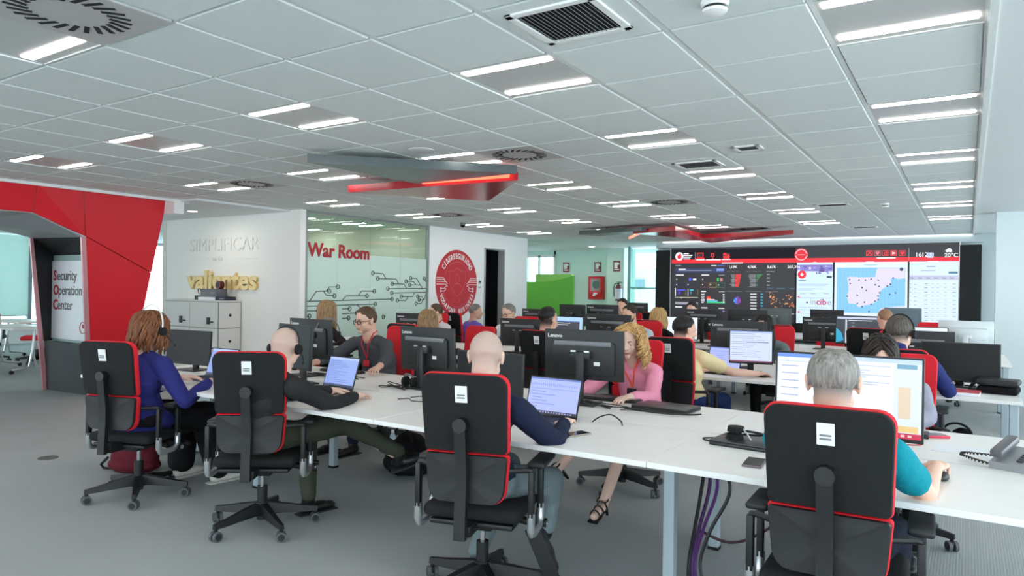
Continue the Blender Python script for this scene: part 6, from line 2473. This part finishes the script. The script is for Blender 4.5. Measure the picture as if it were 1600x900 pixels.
# closed laptop dock left of the nearest chair, with a headset lying on it
laptop(-0.86, 3.46, -4, 'closed black laptop half hidden behind the nearest chair back', closed=True, wv=0.34, dv=0.23)
t = thing('headset', 'folded black headset lying on the closed black laptop', 'headset', (-0.94, 3.45, DESK + 0.026))
for z in (0, 0.034):
    mb = MB()
    mb.cyl((z * .1, z * .2, z), (z * .1, z * .2, z + 0.024), 0.042, 0.038, n=22)
    mb.obj('ear_cup', BLACKF, t)
mb = MB()
mb.tube([(0.03 + 0.10 * math.sin(a), 0.02 - 0.02 * math.cos(a), 0.03 + 0.012 * math.cos(a)) for a in [k * PI / 12 for k in range(13)]], 0.006, 8)
mb.obj('headband', BLACK, t)
mb = MB()
mb.tube([(0.04, 0, 0.05), (0.07, -0.03, 0.03), (0.09, -0.05, 0.01)], 0.004, 6)
mb.obj('microphone', pm('pale_mic_arm', (190, 190, 192), 0.4), t)
cable([(-0.98, 3.44, zc + .02), (-1.05, 3.42, zc), (-1.10, 3.47, zc), (-1.05, 3.52, zc), (-1.00, 3.50, zc + .02)], 0.004, 'short black cord looping beside the folded headset')
# paper and desk phone
mb = MB()
mb.box((0, 0, 0), (0.297, 0.21, 0.001))
o = mb.obj('paper_sheet', PAPER, None, M=T(0.02, 3.96, DESK + 0.001) @ RZ(-8))
tag(o, 'white sheet of paper on the desk left of the desk phone', 'paper')
t = thing('desk_phone', 'grey desk telephone with coiled cord at the right edge', 'telephone', (0.21, 3.69, DESK), -20)
mb = MB()
mb.prism([(-0.10, -0.10, 0), (-0.10, 0.10, 0), (-0.10, 0.10, 0.075), (-0.10, -0.10, 0.03)], (0.22, 0, 0))
mb.obj('body', pm('phone_grey', (146, 148, 152), 0.4), t, None)
mb = MB()
mb.box((0, 0, 0), (0.05, 0.21, 0.035), T(-0.075, 0, 0.085) @ RX(12), bev=0.012)
mb.obj('handset', pm('phone_dark_grey', (92, 92, 96), 0.4), t)
mb = MB()
for r in range(4):
    for c in range(3):
        mb.box((0, 0, 0), (0.022, 0.014, 0.006), T(0.0 + c * 0.03, -0.06 + r * 0.022, 0.043 + r * 0.0049) @ RX(12))
mb.box((0, 0, 0), (0.10, 0.045, 0.004), T(0.04, 0.055, 0.068) @ RX(12))
mb.obj('keypad', pm('phone_keys', (58, 60, 64), 0.4), t)
coil = []
for k in range(220):
    f = k / 219
    c = Vector((-0.10 - 0.13 * math.sin(PI * f), -0.10 + 0.10 * f, 0.012 + 0.02 * math.sin(PI * f * .5)))
    a = f * 2 * PI * 24
    coil.append(c + Vector((0.003, math.cos(a) * 0.008, abs(math.sin(a)) * 0.010)))
mb = MB()
mb.tube(coil, 0.0026, 5)
mb.obj('coiled_cord', CABLE, t)


def keyboard(x, y, rz, lab):
    t = thing('keyboard', lab, 'keyboard', (x, y, DESK), rz, 'black keyboards')
    mb = MB()
    mb.box((0, 0, 0.009), (0.44, 0.135, 0.016), bev=0.004)
    mb.obj('body', BLACK, t)
    mb = MB()
    for r in range(5):
        for c in range(20):
            mb.box((-0.205 + c * 0.0215, 0.048 - r * 0.024, 0.019), (0.0185, 0.020, 0.006))
    mb.obj('keys', DARK, t, None)


keyboard(-4.50, 4.28, 176, 'black keyboard under the hands of the man with glasses')
keyboard(-2.02, 4.32, 184, 'black keyboard before the woman in pink')
keyboard(-0.38, 4.22, 180, 'black keyboard of the woman behind the big bright monitor')


def mouse(x, y, rz, lab):
    t = thing('computer_mouse', lab, 'mouse', (x, y, DESK), rz, 'black computer mice')
    mb = MB()
    mb.ball((0, 0, 0.012), (0.030, 0.052, 0.022), 3)
    for v in mb.bm.verts:
        v.co.z = max(0.001, v.co.z)
    mb.obj('shell', BLACK, t)
    mb = MB()
    mb.cyl((-0.004, 0.025, 0.031), (0.004, 0.025, 0.031), 0.006)
    mb.obj('wheel', GREYBAR, t)


mouse(-0.085, 3.285, -10, 'black mouse under the hand of the man in teal')
mouse(-4.94, 4.16, 10, 'black mouse under the hand of the man with glasses')
# headset hung over the monitor of the man with glasses
headset(T(-4.40, 4.02, 1.075) @ RZ(40), 'headset hung over the corner of the monitor before the man with glasses', GREYBAR, 1)
t = thing('headset', 'headset lying at the foot of the lone monitor in the front row', 'headset', (-3.42, 3.92, DESK + 0.045))
for s in (-1, 1):
    mb = MB()
    mb.cyl((s * 0.03, 0, 0.0), (s * 0.055, 0, 0.0), 0.040, 0.036, n=20)
    mb.obj('ear_cup', BLACKF, t)
mb = MB()
mb.tube([(0.05 * math.cos(a), -0.03 * math.sin(a), 0.01 + 0.05 * math.sin(a)) for a in [k * PI / 12 for k in range(13)]], 0.006, 8)
mb.obj('headband', GREYBAR, t)
R = random.Random(11)


def tangle(cx, cy, sx, sy, n, lab, z=zc):
    pts = []
    for k in range(n):
        pts.append((cx + R.uniform(-1, 1) * sx, cy + R.uniform(-1, 1) * sy, z + R.uniform(0, 0.018)))
    cable(pts, 0.0035, lab, n=5)


tangle(-3.45, 3.85, 0.20, 0.10, 14, 'tangle of black cables left of the lone monitor foot')
tangle(-4.30, 4.02, 0.28, 0.10, 16, 'tangle of black cables before the man with glasses')
tangle(-1.92, 4.02, 0.20, 0.08, 14, 'tangle of black cables at the foot of the monitor of the woman in pink')
tangle(-1.50, 4.02, 0.25, 0.05, 8, 'black cables trailing in front of the closed grey laptop')
cable([(-3.05, 3.62, zc), (-2.98, 3.64, zc + .02), (-2.96, 3.66, zc + 0.12), (-2.90, 3.68, zc + 0.13), (-2.88, 3.64, zc + 0.04), (-2.92, 3.58, zc)], 0.006, 'thick black cable arching up from the desk right of the laptop')
cable([(-3.10, 3.56, zc), (-3.02, 3.60, zc + .01), (-2.95, 3.56, zc), (-2.92, 3.48, zc), (-3.0, 3.46, zc), (-3.08, 3.52, zc), (-3.12, 3.46, zc)], 0.003, 'thin black cable curled beside the open laptop')
cable([(-2.76, 3.54, zc), (-2.70, 3.60, zc), (-2.64, 3.56, zc), (-2.72, 3.50, zc), (-2.66, 3.50, zc), (-2.62, 3.60, zc), (-2.50, 3.72, zc)], 0.005, 'knotted black cable on the desk behind the navy man chair')
cable([(-1.74, 3.52, zc), (-1.70, 3.54, zc + 0.03), (-1.64, 3.55, zc + 0.045), (-1.58, 3.54, zc + 0.02), (-1.56, 3.52, zc)], 0.004, 'little black cable hoop sticking up from the desk slot')
mb = MB()
mb.lathe([(0.001, 0), (0.036, 0), (0.038, 0.01), (0.038, 0.20), (0.030, 0.215), (0.030, 0.235), (0.001, 0.24)], n=20)
o = mb.obj('thermos_bottle', pm('thermos_grey', (118, 122, 126), 0.3, metal=0.5), None, M=T(-5.00, 4.10, DESK))
tag(o, 'grey steel bottle standing on the desk behind the bald man', 'bottle')
# desk cables hanging at the middle leg
for k, (dx, c, lab) in enumerate(((0.00, (26, 24, 28), 'black cable hanging beside the middle desk leg, nearest the leg'), (0.03, (88, 40, 110), 'purple cable hanging beside the middle desk leg'), (0.055, (30, 28, 34), 'black cable hanging beside the middle desk leg, farthest right'),
                                  (0.015, (70, 36, 90), 'dark purple cable curling to the floor at the middle desk leg'))):
    cable([(-1.10 + dx, 3.52, 0.66), (-1.10 + dx * 2.5, 3.46, 0.50), (-1.12 + dx * 1.4, 3.42, 0.30), (-1.14 + dx, 3.40, 0.14), (-1.12 + dx * 1.5, 3.34, 0.02), (-1.06 + dx, 3.25, 0.01)], 0.009, lab, pm('cable_%d_%d_%d' % c, c, 0.5), group='cables hanging at the middle leg')
cable([(-1.10, 3.44, 0.28), (-0.95, 3.42, 0.26), (-0.80, 3.40, 0.34), (-0.62, 3.40, 0.52), (-0.52, 3.42, 0.66)], 0.007, 'dark cable swinging right from the middle desk leg to the next desk', pm('maroon_cable', (70, 36, 48), 0.5))

# ------------------------------------------------------------------ on the floor
def bag(x, y, rz, s, mat, lab, strap=True, name='bag', seed=3):
    t = thing(name, lab, 'bag', (x, y, 0), rz)
    mb = MB()
    mb.ball((0, 0, s[2] * 0.42), (s[0] * .5, s[1] * .5, s[2] * 0.42), 3)
    mb.ball((0, 0, s[2] * 0.22), (s[0] * .55, s[1] * .55, s[2] * 0.22), 3)
    mb.ball((s[0] * .12, 0, s[2] * 0.72), (s[0] * .34, s[1] * .36, s[2] * 0.27), 3)
    o = remesh(mb, 'body', mat, t, 0.012, 4, 0.03, 0.12)
    zmin = min(v.co.z for v in o.data.vertices)
    for v in o.data.vertices:
        v.co.z = max(v.co.z - zmin - 0.012, 0.002)
    if strap:
        mb = MB()
        mb.tube([(s[0] * .40 * math.cos(a), -s[1] * .1, s[2] * (0.82 + 0.22 * math.sin(a))) for a in [k * PI / 10 for k in range(11)]], 0.010, 6)
        mb.tube([(-s[0] * .5, -s[1] * .2, s[2] * .35), (-s[0] * .66, -s[1] * .2, s[2] * .15), (-s[0] * .62, -s[1] * .15, 0.015), (-s[0] * .42, -s[1] * .2, 0.02)], 0.010, 6)
        mb.obj('strap', BLACKF, t)
    return t


bag(-5.45, 3.02, 20, (0.40, 0.24, 0.30), cloth('maroon_nylon', (92, 26, 38)), 'maroon bag on the floor behind the leftmost chair')
bag(-3.72, 4.25, -30, (0.50, 0.34, 0.34), cloth('black_nylon', (18, 18, 20)), 'black bag slumped on the floor under the front desks')
bag(0.18, 6.55, 10, (0.36, 0.30, 0.32), cloth('navy_nylon', (26, 32, 58)), 'dark navy bag on the floor under the second row end', True)
bag(-0.06, 6.75, -10, (0.26, 0.30, 0.42), cloth('black_nylon', (18, 18, 20)), 'tall black backpack behind the navy bag at the second row end')
bag(-1.05, 6.42, 15, (0.40, 0.28, 0.26), cloth('red_nylon', (150, 24, 36)), 'red backpack on the floor under the second row desk')
bag(-1.32, 6.40, 0, (0.30, 0.26, 0.34), cloth('black_nylon', (18, 18, 20)), 'black bag beside the red backpack under the second row')
t = thing('water_bottle', 'small clear water bottle standing on the floor beside the black bag', 'bottle', (-4.22, 4.62, 0))
mb = MB()
mb.lathe([(0.001, 0), (0.032, 0), (0.033, 0.01), (0.031, 0.06), (0.033, 0.13), (0.024, 0.165), (0.013, 0.19), (0.013, 0.20), (0.001, 0.20)], n=18)
mb.obj('bottle', pm('clear_plastic', (196, 214, 224), 0.1), t)
mb = MB()
mb.lathe([(0.034, 0.06), (0.0345, 0.12)], n=18)
mb.obj('label', pm('blue_label', (70, 104, 170), 0.5), t)
mb = MB()
mb.cyl((0, 0, 0.195), (0, 0, 0.215), 0.0145, n=14)
mb.obj('cap', LOGOW, t)
mb = MB()
mb.cyl((0, 0, 0), (0, 0, 0.004), 0.075, n=32)
o = mb.obj('floor_box_lid', pm('floor_lid_grey', (92, 92, 92), 0.5), None, M=T(-6.42, 2.83, 0.0))
tag(o, 'round grey floor socket lid in the open carpet at the left', 'floor socket')
t = thing('drawer_pedestal', 'low pale pedestal cabinet under the desk between the two left chairs', 'pedestal', (-5.60, 3.92, 0))
mb = MB()
mb.box((0, 0, 0.32), (0.42, 0.55, 0.60), bev=0.004)
mb.obj('body', pm('pedestal_grey', (160, 170, 174), 0.5), t)
for k in range(3):
    mb = MB()
    mb.box((0, -0.281, 0.13 + k * 0.195), (0.40, 0.014, 0.185), bev=0.003)
    d = mb.obj('drawer', pm('pedestal_front', (184, 192, 196), 0.5), t)
    mb = MB()
    mb.box((0, -0.292, 0.20 + k * 0.195), (0.12, 0.012, 0.014))
    mb.obj('handle', SILVER, d)
mb = MB()
for sx in (-1, 1):
    for sy in (-1, 1):
        mb.cyl((sx * 0.17, sy * 0.22, 0), (sx * 0.17, sy * 0.22, 0.03), 0.02)
mb.obj('feet', BLACK, t)

# ------------------------------------------------------------------ second row desk things
t = thing('notebook', 'thick pink red notebook at the front edge of the second row end', 'notebook', (-0.06, 6.24, DESK), -4)
mb = MB()
mb.box((0, 0, 0.012), (0.28, 0.20, 0.022))
mb.obj('pages', PAPER, t)
mb = MB()
mb.box((0, 0, 0.025), (0.285, 0.205, 0.004))
mb.obj('cover', pm('notebook_red', (204, 74, 88), 0.5), t)
t = thing('laptop_bag', 'black padded laptop bag lying at the right end of the second row', 'bag', (0.20, 6.48, DESK), -8)
mb = MB()
mb.box((0, 0, 0.03), (0.26, 0.22, 0.055), bev=0.02, seg=3)
mb.obj('body', cloth('black_nylon', (18, 18, 20)), t)
mb = MB()
mb.box((0, 0, 0.085), (0.27, 0.23, 0.045), bev=0.02, seg=3)
mb.obj('flap', pm('black_quilted', (30, 32, 34), 0.5, bump=0.8, scale=30), t)
mb = MB()
mb.tube([(-0.12, 0.02, 0.09), (-0.17, 0, 0.05), (-0.18, -0.04, 0.02), (-0.12, -0.10, 0.012)], 0.012, 6)
mb.obj('strap', BLACKF, t)
for x, y, c, lab in ((-0.22, 6.85, (206, 70, 90), 'red folder lying behind the wide switched off monitor'), (0.10, 6.86, (224, 226, 232), 'white papers lying behind the laptop bag')):
    mb = MB()
    mb.box((0, 0, 0.006), (0.24, 0.30, 0.012))
    o = mb.obj('folder', pm('folder_%d_%d_%d' % c, c, 0.6), None, M=T(x, y, DESK))
    tag(o, lab, 'folder')
t = thing('paper_stack', 'stack of white paper on the second row desk right of the squarish monitor', 'paper stack', (-1.22, 6.36, DESK), 6)
mb = MB()
for k in range(6):
    mb.box((R.uniform(-.006, .006), R.uniform(-.006, .006), 0.006 + k * 0.0085), (0.30, 0.215, 0.008))
mb.obj('sheets', PAPER, t)
mb = MB()
mb.box((0.01, 0.01, 0.058), (0.11, 0.08, 0.010), bev=0.003)
o = mb.obj('notepad', pm('pink_pad', (230, 70, 96), 0.6), None, M=T(-1.24, 6.38, DESK))
tag(o, 'small bright pink notepad on top of the white paper stack', 'notepad')
tangle(-1.75, 6.55, 0.18, 0.08, 12, 'tangle of black cables left of the squarish monitor')
tangle(-0.10, 7.0, 0.25, 0.10, 10, 'black cables behind the wide switched off monitor')
tangle(-4.40, 6.75, 0.20, 0.08, 10, 'tangle of black cables before the grey haired man with glasses')
tangle(-1.50, 9.95, 0.20, 0.08, 10, 'tangle of cables before the monitor below the news feed')
mouse(-1.50, 6.34, 30, 'black mouse by the hand of the man in yellow')

# ------------------------------------------------------------------ glazed meeting room seen through the portal
def flip_table(x, y, rz, lab):
    t = thing('folding_table', lab, 'table', (x, y, 0), rz, 'white wheeled meeting tables')
    mb = MB()
    mb.box((0, 0, 0.72), (1.6, 0.75, 0.025), bev=0.004)
    mb.obj('tabletop', DESKTOP, t)
    for s in (-1, 1):
        mb = MB()
        mb.tube([(s * 0.6, -0.30, 0.06), (s * 0.6, -0.05, 0.10), (s * 0.6, 0.0, 0.40), (s * 0.6, 0.02, 0.70)], 0.022, 8)
        mb.tube([(s * 0.6, 0.30, 0.06), (s * 0.6, 0.05, 0.10), (s * 0.6, 0.0, 0.30)], 0.022, 8)
        l_ = mb.obj('leg', SILVER, t)
        for yy in (-0.30, 0.30):
            mb = MB()
            mb.cyl((s * 0.6 - 0.02, yy, 0.03), (s * 0.6 + 0.02, yy, 0.03), 0.03, n=16)
            mb.obj('caster', BLACK, l_)


flip_table(-13.3, 5.35, 0, 'white wheeled meeting table seen through the portal')
flip_table(-15.2, 6.2, 0, 'second white wheeled meeting table farther through the portal')
BEI = pm('beige_upholstery', (190, 152, 106), 0.8)


def guest_chair(x, y, rz, lab, fab, back):
    t = thing('guest_chair', lab, 'chair', (x, y, 0), rz, 'meeting room chairs')
    mb = MB()
    mb.box((0, 0, 0.46), (0.48, 0.46, 0.07), bev=0.025, seg=3)
    mb.obj('seat', fab, t)
    mb = MB()
    rings = []
    for z, w_ in ((0.55, 0.40), (0.70, 0.46), (0.85, 0.44), (0.98, 0.36), (1.06, 0.28)):
        y_ = -0.24 - 0.10 * (z - 0.55)
        rings.append([Vector((sx * w_ / 2, y_ + sy, z)) for sx, sy in ((-1, -0.025), (1, -0.025), (1, 0.025), (-1, 0.025))])
    mb.loft(rings)
    mb.obj('backrest', back, t)
    mb = MB()
    mb.tube([(-0.25, -0.2, 0.45), (-0.26, -0.18, 0.66), (-0.26, 0.12, 0.66)], 0.016, 8)
    mb.tube([(0.25, -0.2, 0.45), (0.26, -0.18, 0.66), (0.26, 0.12, 0.66)], 0.016, 8)
    mb.obj('armrest', BLACK, t)
    child('gas_column', CH['gas_column'], t)
    b_ = child('base_star', CH['base_star'], t)
    for k in range(5):
        a = math.radians(k * 72 + 18)
        child('caster', CH['caster'], b_, (0.312 * math.cos(a), 0.312 * math.sin(a), 0), k * 72 + 50)


guest_chair(-14.2, 6.05, 150, 'red and black meeting chair nearest the portal edge', REDF, REDF)
guest_chair(-15.5, 6.95, 200, 'beige meeting chair left of the red one through the portal', BEI, BEI)
guest_chair(-14.9, 5.55, 60, 'red and black meeting chair at the far left through the portal', BLACKF, REDF)
guest_chair(-13.2, 4.75, 20, 'black wheeled meeting chair whose base shows under the white table', BLACKF, BLACKF)
t = thing('squeeze_bottle', 'small white bottle standing on the meeting table', 'bottle', (-13.55, 5.18, 0.7325))
mb = MB()
mb.lathe([(0.001, 0), (0.035, 0), (0.036, 0.02), (0.036, 0.15), (0.022, 0.18), (0.001, 0.18)], n=18)
mb.obj('body', LOGOW, t)
mb = MB()
mb.cyl((0, 0, 0.18), (0, 0, 0.215), 0.018, n=14)
mb.obj('cap', GREYBAR, t)
